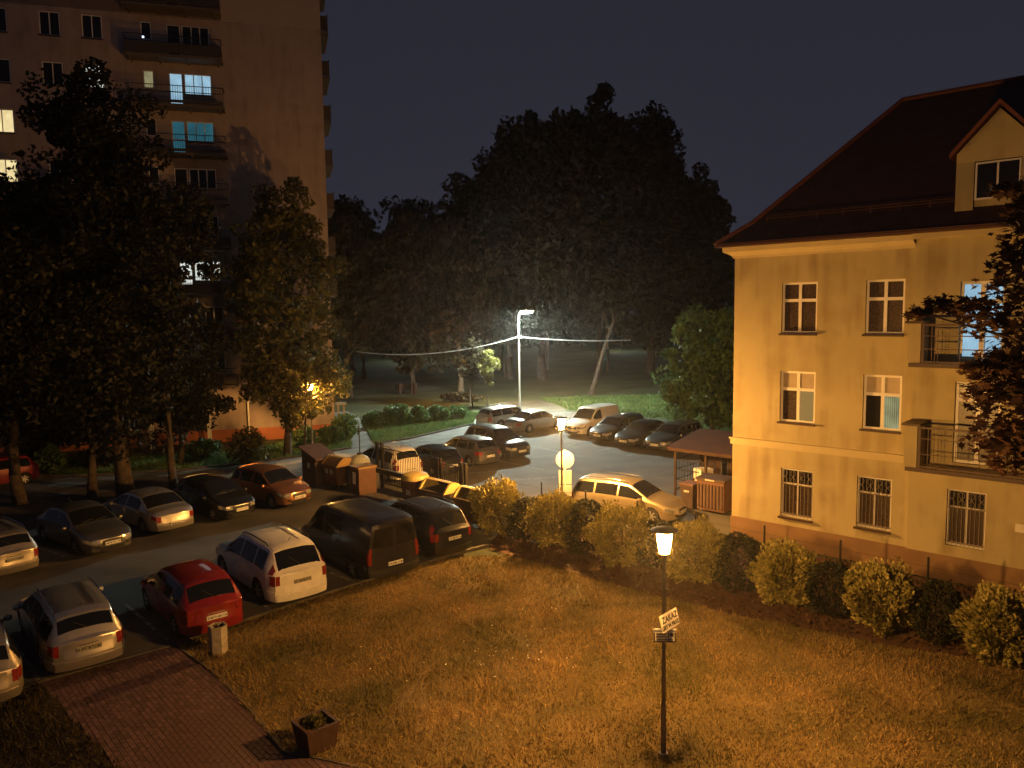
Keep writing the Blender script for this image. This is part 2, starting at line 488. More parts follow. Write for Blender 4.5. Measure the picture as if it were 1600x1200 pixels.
def quads_mesh(name, V, m):
    """V (n,k,3) -> n separate k-gons (k = 3 or 4)"""
    n, k = V.shape[:2]
    me = bpy.data.meshes.new(name)
    me.vertices.add(n * k); me.vertices.foreach_set('co', V.reshape(-1).astype(np.float32))
    me.loops.add(n * k); me.loops.foreach_set('vertex_index', np.arange(n * k, dtype=np.int32))
    me.polygons.add(n)
    me.polygons.foreach_set('loop_start', np.arange(0, n * k, k, dtype=np.int32))
    try: me.polygons.foreach_set('loop_total', np.full(n, k, dtype=np.int32))
    except Exception: pass
    me.materials.append(M[m] if isinstance(m, str) else m)
    me.update(calc_edges=True)
    return me


def rand_dirs(n):
    d = RNG.normal(size=(n, 3))
    return d / np.linalg.norm(d, axis=1)[:, None]


def leaves_mesh(name, C, size, m, droop=0.0):
    """a leaf (pointed four-sided face) at every centre C"""
    n = len(C)
    a = rand_dirs(n); a[:, 2] -= droop
    a /= np.linalg.norm(a, axis=1)[:, None]
    b = np.cross(a, rand_dirs(n)); b /= np.linalg.norm(b, axis=1)[:, None] + 1e-9
    s = size * (0.6 + 0.8 * RNG.random(n))[:, None]
    V = np.stack([C - a * s, C + b * s * 0.55 - a * s * 0.1, C + a * s, C - b * s * 0.55 - a * s * 0.1], axis=1)
    return quads_mesh(name, V, m)


def grass_mesh(name, pts, h, w, m, z=0.0):
    n = len(pts)
    ang = RNG.random(n) * 6.283
    tuft = (np.sin(pts[:, 0] * 5.1 + 2.2 * np.sin(pts[:, 1] * 3.3)) * np.sin(pts[:, 1] * 4.7 + 1.9 * np.sin(pts[:, 0] * 3.9))
            + .8 * np.sin(pts[:, 0] * 1.7 + 1.3 * np.sin(pts[:, 1] * 1.1)) * np.sin(pts[:, 1] * 1.9 + np.sin(pts[:, 0] * 1.3)))
    hh = h * (0.40 + 0.8 * RNG.random(n) ** 1.5) * (1 + .55 * tuft / 1.8)
    lean = RNG.normal(size=(n, 2)) * 0.55
    d = np.stack([np.cos(ang), np.sin(ang)], 1) * (w * 0.5)
    B = np.concatenate([pts, np.full((n, 1), z)], 1)
    V = np.zeros((n, 3, 3))
    V[:, 0] = B; V[:, 0, :2] += d
    V[:, 1] = B; V[:, 1, :2] -= d
    V[:, 2] = B; V[:, 2, :2] += lean * hh[:, None]; V[:, 2, 2] += hh
    return quads_mesh(name, V, m)


# ---------------------------------------------------------------- the ground
flat('ground', [(-400, -40), (400, -40), (400, 700), (-400, 700)], -0.03, 'park_turf')
# parking area and lane, one asphalt sheet
asphalt_poly = [(-60, 37.6), (-26.8, 39.6), (-22.7, 39.4), (-17.5, 40.6), (-13.2, 43.3), (-11.4, 44.9), (-9.5, 46.9), (-6.7, 49.7),
                (-2.85, 55.8), (-2.6, 59), (-1.6, 62.4), (4.0, 62.6), (8.0, 59.2), (11.4, 56.4), (12.9, 49.5), (22, 46), (22, 36), (14, 29.5),
                (7.75, 27.2), (-0.4, 28.9), (-0.9, 26.6), (-4.5, 23.0), (-8.2, 19.0), (-11.5, 15.9), (-16, 11.5), (-60, 11.5)]
flat('parking_lot', asphalt_poly, 0.0, 'asphalt')
lane_poly = [(-26.8, 39.4), (-22.7, 39.2), (-17.5, 40.4), (-13.2, 43.1), (-11.4, 44.7), (-9.5, 46.7), (-6.7, 49.5), (-2.85, 55.6),
             (-2.9, 58.9), (0.4, 56.5), (-5.6, 45.6), (-9.0, 41.6), (-14.5, 36.9), (-22, 34.9)]
flat('lane', lane_poly, 0.004, 'asphalt_pale')
lawn_poly = [(-8.55, 18.75), (-5.3, 22.3), (-2.25, 25.3), (-0.1, 25.45), (2.99, 22.5), (5.81, 20.2), (9.27, 18.0), (11.7, 16.9), (16, 13),
             (16, 9), (-2.2, 9), (-2.9, 13.3), (-4.5, 13.9), (-5.4, 15.1), (-6.93, 17.0)]
flat('lawn', lawn_poly, 0.0, 'turf')
bed_poly = [(-0.4, 28.9), (7.75, 27.2), (7.9, 26.9), (15.2, 20.2), (18, 17.5), (16, 13), (11.7, 16.9), (9.27, 18.0), (5.81, 20.2), (2.99, 22.5), (-0.1, 25.45), (-0.9, 26.2)]
flat('flower_bed', bed_poly, -0.004, 'soil')
verge_poly = [(-16, 11.5), (-11.5, 15.9), (-10.85, 16.85), (-9.04, 15.04), (-7.76, 13.87), (-6.5, 12.6), (-6, 9), (-16, 9)]
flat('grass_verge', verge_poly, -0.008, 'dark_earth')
sand_poly = [(-26, 88), (-17.8, 88.9), (-12.3, 92), (-9.5, 86.5), (-7.5, 82.5), (-10.5, 79), (-14, 84.2), (-18, 84.6), (-26, 80)]
flat('park_path', sand_poly, -0.02, 'sand')
flat('park_path', [(-2.4, 62.8), (-1.2, 66.4), (-1.3, 69.4), (2.4, 70.5), (4.6, 66), (4.4, 62.9)], -0.018, 'sand')
flat('footpath', [(-9.95, 46.6), (-8.7, 47.9), (-10.6, 54.5), (-12.3, 61), (-14.0, 64.5), (-15.2, 63.6), (-13.2, 59.3), (-11.6, 53.6)], -0.012, 'asphalt_pale')

# grass as blades
g1 = obj_from('lawn_grass', grass_mesh('lawn_grass', scatter(lawn_poly, 150000), 0.10, 0.022, 'grass_blade')); g1['kind'] = 'stuff'
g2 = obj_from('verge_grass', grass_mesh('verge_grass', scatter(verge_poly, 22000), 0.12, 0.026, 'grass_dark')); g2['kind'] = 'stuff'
dp = scatter([(-4.5, 15.5), (0.5, 15), (3.5, 17), (1, 22), (-3, 20.5), (-6.5, 19)], 70)
dp[:30] = np.array([-0.4, 17.6]) + RNG.normal(size=(30, 2)) * np.array([1.3, 0.5])
dv = leaves_mesh('daisies', np.concatenate([dp, np.full((70, 1), 0.10)], 1), 0.022, 'petal')
do = obj_from('daisies', dv); do['kind'] = 'stuff'
strip_poly = [(-13.2, 43.5), (-11.4, 45.1), (-9.9, 46.7), (-11.5, 53.6), (-13.5, 52), (-16, 47), (-20, 45), (-27, 44), (-27, 39.8), (-22.7, 39.6), (-17.5, 40.8)]
strip2_poly = [(-8.7, 47.9), (-6.9, 49.9), (-3.0, 56), (-2.8, 59), (-2.4, 62.2), (-7, 62), (-12, 61), (-10.5, 54.5)]
sg = np.vstack([scatter(strip_poly, 26000), scatter(strip2_poly, 34000)])
g3 = obj_from('roadside_grass', grass_mesh('roadside_grass', sg, 0.22, 0.05, 'grass_green', -0.03)); g3['kind'] = 'stuff'
pg = scatter([(4.6, 63.2), (8.2, 59.6), (11.6, 56.8), (13.0, 50), (22, 46.5), (24, 75), (2.6, 72)], 30000)
g4 = obj_from('park_grass', grass_mesh('park_grass', pg, 0.20, 0.07, 'grass_green', -0.03)); g4['kind'] = 'stuff'

# paved footway in front: bricks laid as pieces on a bed
path_poly = [(-8.66, 18.68), (-6.93, 17.0), (-5.4, 15.1), (-4.5, 13.9), (-2.9, 13.3), (-2.2, 9), (-6, 9), (-6.5, 12.6), (-7.76, 13.87), (-9.04, 15.04), (-10.85, 16.85)]
pave = flat('brick_path', path_poly, -0.003, 'paver_joint')
pax = Vector((0.66, -0.75)); pay = Vector((0.75, 0.66))
cells = []
for i in range(-60, 60):
    for j in range(-60, 100):
        p = Vector((-7.5, 15.5)) + pax * (i * 0.204 + (j % 2) * 0.102) + pay * (j * 0.104)
        if p.y > 12.2: cells.append((p.x, p.y))
cells = np.array(cells)
cells = cells[in_poly(cells, path_poly)]
cells = cells[np.argsort(np.hypot(cells[:, 0] + 5.2, cells[:, 1] - 14.2))]
ang = math.atan2(pax.y, pax.x)
bmesh_paver = MB()
bmesh_paver.add([(-.0995, -.0495, 0), (.0995, -.0495, 0), (.0995, .0495, 0), (-.0995, .0495, 0),
                 (-.095, -.045, .03), (.095, -.045, .03), (.095, .045, .03), (-.095, .045, .03)],
                [(4, 5, 6, 7), (0, 1, 5, 4), (1, 2, 6, 5), (2, 3, 7, 6), (3, 0, 4, 7)])
pvm = bmesh_paver.mesh('paver', 'paver')
rest = MB()
for k, (x, y) in enumerate(cells):
    z = random.uniform(-0.0255, -0.0175) - .008 * math.sin(x * 2.1 + y) ** 2 * .4
    if k < 300:
        o = obj_from('paver', pvm, pave)
        o.location = (x, y, z); o.rotation_euler = (random.gauss(0, .012), random.gauss(0, .012), ang + random.gauss(0, .01))
    else:
        mt = Matrix.Translation((x, y, z)) @ Matrix.Rotation(ang + random.gauss(0, .01), 4, 'Z')
        rest.add([mt @ Vector(v) for v in bmesh_paver.v], bmesh_paver.f)
ro = rest.build('paver_field', 'paver', pave, fix=False); ro['kind'] = 'stuff'

# worn bay lines
bl = MB()
for (a, b) in (((-11.25, 21.5), (-8.9, 19.0)), ((-8.4, 22.7), (-6.8, 20.85)), ((-6.6, 24.6), (-4.5, 22.65)), ((-13.9, 20.1), (-10.9, 16.9)),
               ((-4.4, 26.4), (-2.8, 24.5)), ((-15.6, 34.3), (-12.2, 31.3)), ((-17.6, 31.6), (-14.2, 28.9)), ((-19.6, 28.8), (-15.6, 26.0)), ((-13.4, 36.6), (-10.2, 33.4)),
               ((-1.2, 42.3), (1.6, 39.4)), ((1.0, 46.6), (3.0, 44.0)), ((4.4, 47.8), (3.3, 46.4)), ((6.0, 45.6), (4.9, 44.4)), ((7.4, 44.0), (6.4, 42.8)), ((-0.9, 36.8), (2.2, 37.6)), ((-3.2, 38.6), (0.6, 39.5))):
    a, b = Vector(a), Vector(b); d = (b - a).normalized(); n = Vector((-d.y, d.x)) * 0.05
    bl.add([(*(a + n), 0.008), (*(b + n), 0.008), (*(b - n), 0.008), (*(a - n), 0.008)], [(0, 1, 2, 3)])
blo = bl.build('bay_markings', 'paint_line'); blo['kind'] = 'structure'


# kerbs: along the bays and the lane
M['kerbstone'] = mat('kerbstone', (0.075, 0.066, 0.056), 0.9, (0.12, 0.105, 0.09), 4, bump=0.4)


def kerb(name, pts, h=0.12, w=0.12, m='kerbstone'):
    b = MB()
    for (x0, y0), (x1, y1) in zip(pts, pts[1:]):
        L = math.hypot(x1 - x0, y1 - y0); a = math.atan2(y1 - y0, x1 - x0)
        n = max(1, int(L))
        for k in range(n):
            mt = Matrix.Translation((x0 + (x1 - x0) * k / n, y0 + (y1 - y0) * k / n, 0)) @ Matrix.Rotation(a, 4, 'Z')
            b.box(0.004, L / n - 0.004, -w / 2, w / 2, -0.05, h, mt)
    o = b.build(name, m); o['kind'] = 'structure'
    return o


kerb('kerb', [(-11.5, 15.95), (-10.85, 16.9), (-8.62, 18.75)], 0.03)
kerb('kerb', [(-8.62, 18.8), (-5.3, 22.4), (-2.25, 25.45), (-0.95, 26.5)], 0.08)
kerb('kerb', [(-26.8, 39.62), (-22.7, 39.42), (-17.5, 40.62), (-13.2, 43.32), (-11.4, 44.92), (-9.95, 46.55)], 0.10)
kerb('kerb', [(-8.6, 47.95), (-6.7, 49.75), (-2.85, 55.85)], 0.10)
kerb('kerb', [(-8.6, 18.72), (-6.86, 17.02), (-5.33, 15.12), (-4.45, 13.92), (-2.9, 13.36)], 0.02, 0.06)


# ---------------------------------------------------------------- plain wall with openings, facing -y, x along the facade
def wall_mesh(x0, x1, z0, z1, openings, depth, mb=None, y=0.0):
    mb = mb or MB()
    xs = sorted({x0, x1, *[o[0] for o in openings], *[o[1] for o in openings]})
    zs = sorted({z0, z1, *[o[2] for o in openings], *[o[3] for o in openings]})
    for i in range(len(xs) - 1):
        for j in range(len(zs) - 1):
            cx, cz = (xs[i] + xs[i + 1]) / 2, (zs[j] + zs[j + 1]) / 2
            if any(o[0] < cx < o[1] and o[2] < cz < o[3] for o in openings): continue
            mb.add([(xs[i], y, zs[j]), (xs[i + 1], y, zs[j]), (xs[i + 1], y, zs[j + 1]), (xs[i], y, zs[j + 1])], [(0, 1, 2, 3)])
    for a, b, c, d in openings:
        mb.add([(a, y, c), (b, y, c), (b, y, d), (a, y, d), (a, y + depth, c), (b, y + depth, c), (b, y + depth, d), (a, y + depth, d)],
               [(0, 1, 5, 4), (1, 2, 6, 5), (2, 3, 7, 6), (3, 0, 4, 7), (4, 5, 6, 7)])
    return mb


def window(parent, x0, x1, z0, z1, y, cols, transom, panes, fw=0.06, sill=True, mull=None):
    """frame with panes as sub-parts; cols = number of casements, transom = height share of the lower row or None
    panes: material per pane, lower row first from the left, then the upper row"""
    mull = mull or fw
    f = MB()
    f.box(x0, x1, y, y + .07, z0, z0 + fw); f.box(x0, x1, y, y + .07, z1 - fw, z1)
    f.box(x0, x0 + fw, y, y + .07, z0 + fw, z1 - fw); f.box(x1 - fw, x1, y, y + .07, z0 + fw, z1 - fw)
    ix0, ix1, iz0, iz1 = x0 + fw, x1 - fw, z0 + fw, z1 - fw
    rows = [(iz0, iz1)]
    if transom:
        zt = iz0 + (iz1 - iz0) * transom
        f.box(ix0, ix1, y - .004, y + .066, zt - mull / 2, zt + mull / 2)
        rows = [(iz0, zt - mull / 2), (zt + mull / 2, iz1)]
    cells = []
    for c in range(cols):
        a = ix0 + (ix1 - ix0) * c / cols; b = ix0 + (ix1 - ix0) * (c + 1) / cols
        cells.append((a + (mull / 2 if c else 0), b - (mull / 2 if c < cols - 1 else 0)))
        if c:
            for r in rows: f.box(a - mull / 2, a + mull / 2, y - .002, y + .068, r[0], r[1])
    fr = f.build('window', 'pvc', parent)
    k = 0
    for r in rows:
        for a, b in cells:
            m = panes[k % len(panes)]; k += 1
            MB().box(a, b, y + .02, y + .03, r[0], r[1]).build('pane', m, fr)
    if sill: MB().box(x0 - .06, x1 + .02, -.09, y + .01, z0 - .07, z0 - .005).build('sill', 'sill', fr)
    return fr


# ---------------------------------------------------------------- ochre house on the right
def ochre_house():
    t = thing('ochre_house', 'three storey ochre plastered house with red hipped roof and railed balconies', 'house',
              (7.89, 27.28, 0), math.atan2(-0.676, 0.737))
    W0, W1, XP, PJ = 0.0, 16.0, 5.87, 0.12
    zE = 10.35
    ops = []
    for z0, z1 in ((7.38, 9.08), (4.37, 6.11)):
        ops += [(1.71, 2.91, z0, z1), (4.42, 5.56, z0, z1)]
    ops += [(1.80, 2.91, 1.08, 2.77), (4.32, 5.37, 1.16, 2.84)]
    b = wall_mesh(W0, XP, 0.78, zE, ops, 0.17)
    ops2 = [(6.94, 7.96, 1.10, 2.82), (7.04, 8.22, 3.62, 6.02), (7.07, 8.20, 6.68, 8.93), (11.2, 12.3, 1.1, 2.82), (11.2, 12.3, 4.37, 6.11), (11.2, 12.3, 7.38, 9.08)]
    wall_mesh(XP, W1, 0.78, zE, ops2, 0.20, b, y=-PJ)
    b.add([(XP, -PJ, .78), (XP, 0, .78), (XP, 0, zE), (XP, -PJ, zE)], [(0, 1, 2, 3)])
    # the other three sides
    D = 9.1
    b.add([(0, 0, 0), (0, D, 0), (0, D, zE), (0, 0, zE), (W1, -PJ, 0), (W1, D, 0), (W1, D, zE), (W1, -PJ, zE)], [(0, 1, 2, 3), (4, 5, 6, 7), (1, 5, 6, 2)])
    b.build('wall', 'ochre', t, fix=False)
    p = MB(); p.box(-0.03, XP - .03, -.035, .3, 0, .78); p.box(XP - .03, W1 + .03, -PJ - .035, .3, 0, .78)
    p.build('plinth', 'ochre_plinth', t)
    c = MB()
    prof = [(0.0, 9.98), (-.05, 9.98), (-.07, 10.06), (-.18, 10.13), (-.30, 10.2), (-.33, 10.36), (0, 10.36)]
    n = len(prof)
    c.add([(-.33 if y < -.2 else y, y, z) for y, z in prof] + [(XP - .05, y, z) for y, z in prof],
          [(i, (i + 1) % n, n + (i + 1) % n, n + i) for i in range(n)] + [tuple(range(n)), tuple(range(n, 2 * n))])
    c.box(XP - .05, W1, -PJ - .28, 0.02, 10.22, 10.37)
    c.build('cornice', 'ochre_trim', t)
    s = MB(); s.box(-.06, XP - .06, -.07, .02, 3.42, 3.60); s.box(-.10, XP - .06, -.11, .02, 3.60, 3.66)
    s.build('string_course', 'ochre_trim', t)
    g = MB(); g.box(-.55, W1, -.50, -.36, 10.37, 10.50); g.box(-.55, W1, -.36, .02, 10.37, 10.40)
    g.build('gutter', 'gutter', t)
    # hipped roof with a shallow foot
    w, e0 = 4.65, 0.52
    ze = 10.44; z1 = ze + 0.75; zr = ze + w * 1.0 + 0.25
    r = MB()
    a0, a1 = (-e0, -e0, ze), (W1 + e0, -e0, ze)
    k0, k1 = (-e0 + .95, -e0 + .95, z1), (W1, -e0 + .95, z1)
    r0, r1 = (-e0 + w, -e0 + w, zr), (W1, -e0 + w, zr)
    b0, bk = (-e0, D + e0 - .2, ze), (-e0 + .95, D + e0 - 1.15, z1)
    b1, bk1 = (W1 + e0, D + e0 - .2, ze), (W1, D + e0 - 1.15, z1)
    r.add([a0, a1, k0, k1, r0, r1, b0, bk, b1, bk1],
          [(0, 1, 3, 2), (2, 3, 5, 4), (6, 0, 2, 7), (7, 2, 4), (7, 4, 5, 9), (8, 6, 7, 9), (0, 6, 8, 1)])
    ro = r.build('roof', 'roof_tile', t)
    q = MB(); q.tube([(-e0, -e0, ze + .03), (-e0 + .95, -e0 + .95, z1 + .04), (-e0 + w, -e0 + w, zr + .04)], .085, 6)
    q.tube([(-e0 + w, -e0 + w, zr + .04), (W1, -e0 + w, zr + .04)], .085, 6)
    q.build('ridge_cap', 'roof_edge', ro)
    sg_ = MB()
    for zz in (.12, .20): sg_.tube([(.9, -e0 + .95, z1 + zz), (W1, -e0 + .95, z1 + zz)], .016, 5)
    for i in range(18): sg_.box(.95 + .85 * i - .015, .95 + .85 * i + .015, -e0 + .94, -e0 + .97, z1 - .02, z1 + .22)
    sg_.build('snow_guard', 'gutter', ro)
    # dormer
    dx0, dx1, zd0, zd1, zp = 6.78, 8.86, 11.15, 12.60, 13.72
    cx = (dx0 + dx1) / 2
    d = MB()
    yf = 0.15
    d.add([(dx0, yf, zd0 - .3), (7.24, yf, zd0 - .3), (7.24, yf, zd1 - .28), (dx0, yf, zd1)], [(0, 1, 2, 3)])
    d.add([(8.40, yf, zd0 - .3), (dx1, yf, zd0 - .3), (dx1, yf, zd1), (8.40, yf, zd1 - .28)], [(0, 1, 2, 3)])
    d.add([(7.24, yf, zd1 - .28), (8.40, yf, zd1 - .28), (dx1, yf, zd1), (cx, yf, zp), (dx0, yf, zd1)], [(0, 1, 2, 3, 4)])
    d.add([(dx0, yf, zd0 - .3), (dx0, yf + 3, zd0 - .3), (dx0, yf + 3, zd1), (dx0, yf, zd1)], [(0, 1, 2, 3)])
    d.add([(dx1, yf, zd0 - .3), (dx1, yf + 3, zd0 - .3), (dx1, yf + 3, zd1), (dx1, yf, zd1)], [(0, 1, 2, 3)])
    d.box(7.24, 8.40, yf + .12, yf + .16, zd0 - .3, zd1 - .28)
    dm = d.build('dormer', 'ochre', t, fix=False)
    dr = MB()
    for sx in (-1, 1):
        ex = cx + sx * (cx - dx0 + .16); ez = zd1 - .12
        pts = [(ex, ez), (cx, zp + .10), (cx, zp + .24), (ex - sx * .0, ez + .15)]
        dr.prism(pts, yf - .14, yf + 3.6)
    dr.build('dormer_roof', 'roof_edge', dm)
    window(dm, 7.26, 8.38, zd0 + .1, zd1 - .30, yf + .03, 2, None, ['glass'], .05, False)
    # windows
    for z0, z1, row in ((7.38, 9.08, 0), (4.37, 6.11, 1)):
        for (a, bb), k in (((1.71, 2.91), 0), ((4.42, 5.56), 1)):
            pn = {(0, 0): ['lace'], (0, 1): ['lace'], (1, 0): ['lace', 'lit_curtain', 'blind', 'blind'], (1, 1): ['glass', 'lit_plants', 'blind', 'blind']}[(row, k)]
            window(t, a + .004, bb - .004, z0 + .004, z1 - .004, .085, 2, .66, pn, .07, mull=.10)
    for a, bb, z0, z1, y in ((1.80, 2.91, 1.08, 2.77, .085), (4.32, 5.37, 1.16, 2.84, .085), (6.94, 7.96, 1.10, 2.82, -PJ + .10)):
        wf = window(t, a + .004, bb - .004, z0 + .004, z1 - .004, y, 2, .70, ['lace', 'lace', 'glass', 'glass'], .06, True, .05)
        gr = MB()
        yy = y - .045
        gr.box(a, bb, yy - .012, yy + .012, z0 + .10, z0 + .125); gr.box(a, bb, yy - .012, yy + .012, z1 - .56, z1 - .54)
        nb = 9
        for i in range(nb):
            x = a + .05 + (bb - a - .1) * i / (nb - 1)
            gr.cyl((x, yy, z0 + .02), (x, yy, z1 - .03), .007, n=5)
            gr.box(x - .025, x + .025, yy - .02, yy - .012, z0 + .095, z0 + .15)
        for i in range(4):
            x = a + (bb - a) * (i + .5) / 4
            gr.tube([(x + .08 * math.sin(q * .7), yy - .01, z1 - .54 + .5 * q / 9) for q in range(10)], .007, 4)
            gr.tube([(x - .08 * math.sin(q * .7), yy - .01, z1 - .54 + .5 * q / 9) for q in range(10)], .007, 4)
        gr.build('security_grille', 'grille_iron', wf)
        gl = MB()
        MBs = [gl.box(bb - .10 if False else a - .02, a + .0, yy - .02, yy + .02, z0 + zz, z0 + zz + .05) for zz in (.25, .8, 1.4)]
        gl.build('grille_bracket', 'white_iron', wf)
    # balcony doors
    window(t, 7.07 + .004, 8.20 - .004, 6.684, 8.926, -PJ + .11, 2, .76, ['lit_blue', 'lit_blue', 'lit_blue', 'lit_blue'], .08, False, .13)
    window(t, 7.04 + .004, 8.22 - .004, 3.624, 6.016, -PJ + .11, 2, .80, ['lace', 'lace', 'glass', 'glass'], .08, False, .10)
    for z0, z1, x in ((11, 0, 0),):
        for a, c0, c1 in ((11.2, 1.1, 2.82), (11.2, 4.37, 6.11), (11.2, 7.38, 9.08)):
            window(t, a + .004, a + 1.096, c0 + .004, c1 - .004, -.02, 2, .66, ['lace'], .07, mull=.1)
    # balconies
    for zf, zt in ((6.58, 7.80), (3.50, 4.80)):
        bw = MB(); y0 = -1.0
        xb0, xb1 = 5.98, 9.6
        bw.box(xb0, xb1, y0, -PJ - .002, zf - .11, zf)
        bal = bw.build('balcony', 'ochre_trim', t)
        for xa in (5.95, 9.3):
            MB().box(xa, xa + .35, y0, -PJ - .004, zf + .002, zt - .06).build('parapet', 'ochre', bal)
            MB().box(xa - .07, xa + .43, y0 - .06, -PJ - .005, zt - .06, zt + .01).build('coping', 'sill', bal)
        rl = MB(); yr = y0 + .05
        for zz, r_ in ((zt - .10, .028), (zt - .42, .014), (zf + .42, .014), (zf + .05, .022)):
            rl.box(6.31, 9.29, yr - r_, yr + r_, zz - r_, zz + r_)
        rl.box(6.31, 6.39, yr - .03, yr + .03, zf + .002, zt - .02)
        for x in (6.58, 6.66, 6.74, 7.3, 7.9, 8.5, 8.58, 8.66, 9.2):
            rl.box(x - .008, x + .008, yr - .008, yr + .008, zf + .05, zt - .1)
        rl.build('railing', 'rail_iron', bal)
        MB().box(6.0, 9.6, y0 - .04, y0 - .002, zf - .11, zf + .01).build('slab_edge', 'sill', bal)
    MB().box(8.70, 9.0, -PJ - .05, -PJ - .002, 1.84, 2.07).build('name_plate', 'sign_white', t)
    return t


ochre_house()


# ---------------------------------------------------------------- panel tower on the left
def tower():
    t = thing('apartment_tower', 'tall dark panel apartment tower with stacked balconies and a blank end wall', 'apartment block',
              (-12.0, 51.5, 0), math.atan2(0.28, 0.96))
    X0, X1, ZT = -31.0, 0.0, 33.0
    FL = [3.82 + 2.868 * k for k in range(10)]
    ops = []; wins = []
    lit = {}
    for k, z in enumerate(FL):
        for xa, xb in ((-19.0, -17.75), (-16.1, -15.0), (-13.85, -12.75)):
            ops.append((xa, xb, z + .92, z + 2.28)); wins.append((k, xa, xb, z + .92, z + 2.28, 2))
        ops.append((-10.65, -10.05, z + 1.1, z + 2.15)); wins.append((k, -10.65, -10.05, z + 1.1, z + 2.15, 1))
        ops.append((-9.2, -8.42, z + .04, z + 2.1)); wins.append((k, -9.2, -8.42, z + .04, z + 2.1, -1))
        ops.append((-8.34, -6.75, z + .85, z + 2.1)); wins.append((k, -8.34, -6.75, z + .85, z + 2.1, 3))
    ops.append((-10.25, -8.1, .5, 2.0))
    b = wall_mesh(X0, -6.0, .82, 26.45, ops, .14)
    wall_mesh(-6.0, X1, .82, 26.45, [], .14, b)
    # above the joint the panels are a shade paler
    b.add([(X1, 0, .82), (X1, 12, .82), (X1, 12, ZT), (X1, 0, ZT), (X0, 0, .82), (X0, 12, .82), (X0, 12, ZT), (X0, 0, ZT)], [(0, 1, 2, 3), (4, 5, 6, 7), (1, 5, 6, 2), (3, 7, 6, 2)])
    b.build('wall', 'panel_wall', t, fix=False)
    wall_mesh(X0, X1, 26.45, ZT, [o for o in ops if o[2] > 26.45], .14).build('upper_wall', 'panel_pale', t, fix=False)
    MB().box(X0 - .05, X1 + .04, -.05, 12.0, 0, .82).build('plinth', 'panel_base', t)
    MB().box(X0 - .1, X1 + .1, -.12, 12.1, ZT, ZT + .5).build('roof', 'slab', t)
    rp = MB()
    rp.box(-6.0, -5.0, -.02, -.002, 7.6, 9.55)
    rp.build('painted_panel', 'panel_red', t)
    jt = MB()
    for z in FL[:9]: jt.box(-5.98, -.02, -.006, -.002, z - .20, z - .17)
    for x in (-5.98, -3.0): jt.box(x - .012, x + .012, -.006, -.002, .9, 26.4)
    jt.build('panel_joint', 'panel_wall', t)
    lit = {(6, -10.65): ['lit_dim'], (6, -8.34): ['lit_blue'], (6, -9.2): ['lit_blue'], (5, -8.34): ['lit_teal'], (5, -9.2): ['lit_teal'],
           (2, -8.34): ['lit_white'], (2, -9.2): ['lit_white'], (6, -13.85): ['lit_white', 'lit_white'], (5, -19.0): ['lit_warm'], (4, -19.0): ['lit_warm'],
           (3, -13.85): ['lit_white', 'lit_white'], (2, -16.1): ['lit_violet', 'glass'], (0, -16.1): ['lit_orange']}
    for k, xa, xb, za, zb, c in wins:
        pn = lit.get((k, xa), ['glass'])
        window(t, xa + .004, xb - .004, za + .004, zb - .004, .05, abs(c), .45 if c == -1 else None, pn, .055, c in (2, 3))
    # balconies: slab, end walls, panel and bars
    for k, z in enumerate(FL):
        s = MB(); s.box(-11.5, -6.0, -1.15, -.004, z - .18, z - .01)
        for x in (-11.2, -9.6, -8.0, -6.3): s.box(x - .04, x + .04, -1.1, -.006, z - .30, z - .182)
        bal = s.build('balcony', 'slab', t)
        pn = MB(); pn.box(-11.46, -6.04, -1.14, -1.11, z + .05, z + .62); pn.box(-11.46, -11.43, -1.10, -.05, z + .05, z + .62); pn.box(-6.07, -6.04, -1.10, -.05, z + .05, z + .62)
        if k in (6, 5, 4):
            pn = MB(); pn.box(-11.46, -6.04, -1.14, -1.11, z + .05, z + .22)
        pn.build('balcony_front', 'balcony_panel', bal)
        rl = MB()
        for zz in (z + 1.05, z + .68): rl.box(-11.47, -6.03, -1.15, -1.11, zz - .02, zz + .02)
        rl.box(-11.48, -11.44, -1.10, -.01, z + 1.03, z + 1.07); rl.box(-6.06, -6.02, -1.10, -.01, z + 1.03, z + 1.07)
        n = 40
        for i in range(n + 1):
            x = -11.44 + 5.38 * i / n
            rl.box(x - .009, x + .009, -1.14, -1.12, z, z + 1.03)
        rl.build('railing', 'iron', bal)
    # balconies on the far end wall, seen edge on
    for k, z in enumerate(FL):
        s = MB(); s.box(.004, .55, 1.2, 5.2, z - .18, z)
        bal = s.build('side_balcony', 'slab', t)
        MB().box(.50, .54, 1.2, 5.2, z + .05, z + 1.0).build('balcony_front', 'balcony_panel', bal)
        MB().box(.006, .498, 1.2, 1.24, z + .05, z + .98).build('end_panel', 'balcony_panel', bal)
        MB().box(.48, .56, 1.2, 5.2, z + 1.0, z + 1.06).build('railing', 'iron', bal)
    # ground floor: support post, rain pipe, porch at the corner
    for xa in (-7.95, -11.3): MB().box(xa, xa + .23, -1.12, -.9, 0, 3.6).build('support_post', 'pvc', t)
    rp = MB(); rp.cyl((-5.5, -.10, .55), (-5.5, -.10, 3.75), .055);
    rp.build('rain_pipe', 'pvc', t)
    MB().box(-10.24, -8.11, .06, .10, .52, 1.99).build('garage_shade', 'trim', t)  # black panel stands for the shade inside the garage
    pc = MB()
    for x in (.25, .62): pc.box(x - .06, x + .06, -.12, .0, .3, 2.1)
    pc.box(.1, .8, -.2, .5, 2.1, 2.22); pc.box(.1, .8, -.2, .5, .05, .3)
    pc.build('porch', 'concrete', t)
    MB().lathe([(.02, -.06), (.36, .0), (.30, .05), (.02, .03)], 12, (-5.75, -.5, 14.6)).build('satellite_dish', 'concrete', t)
    sp = MB()
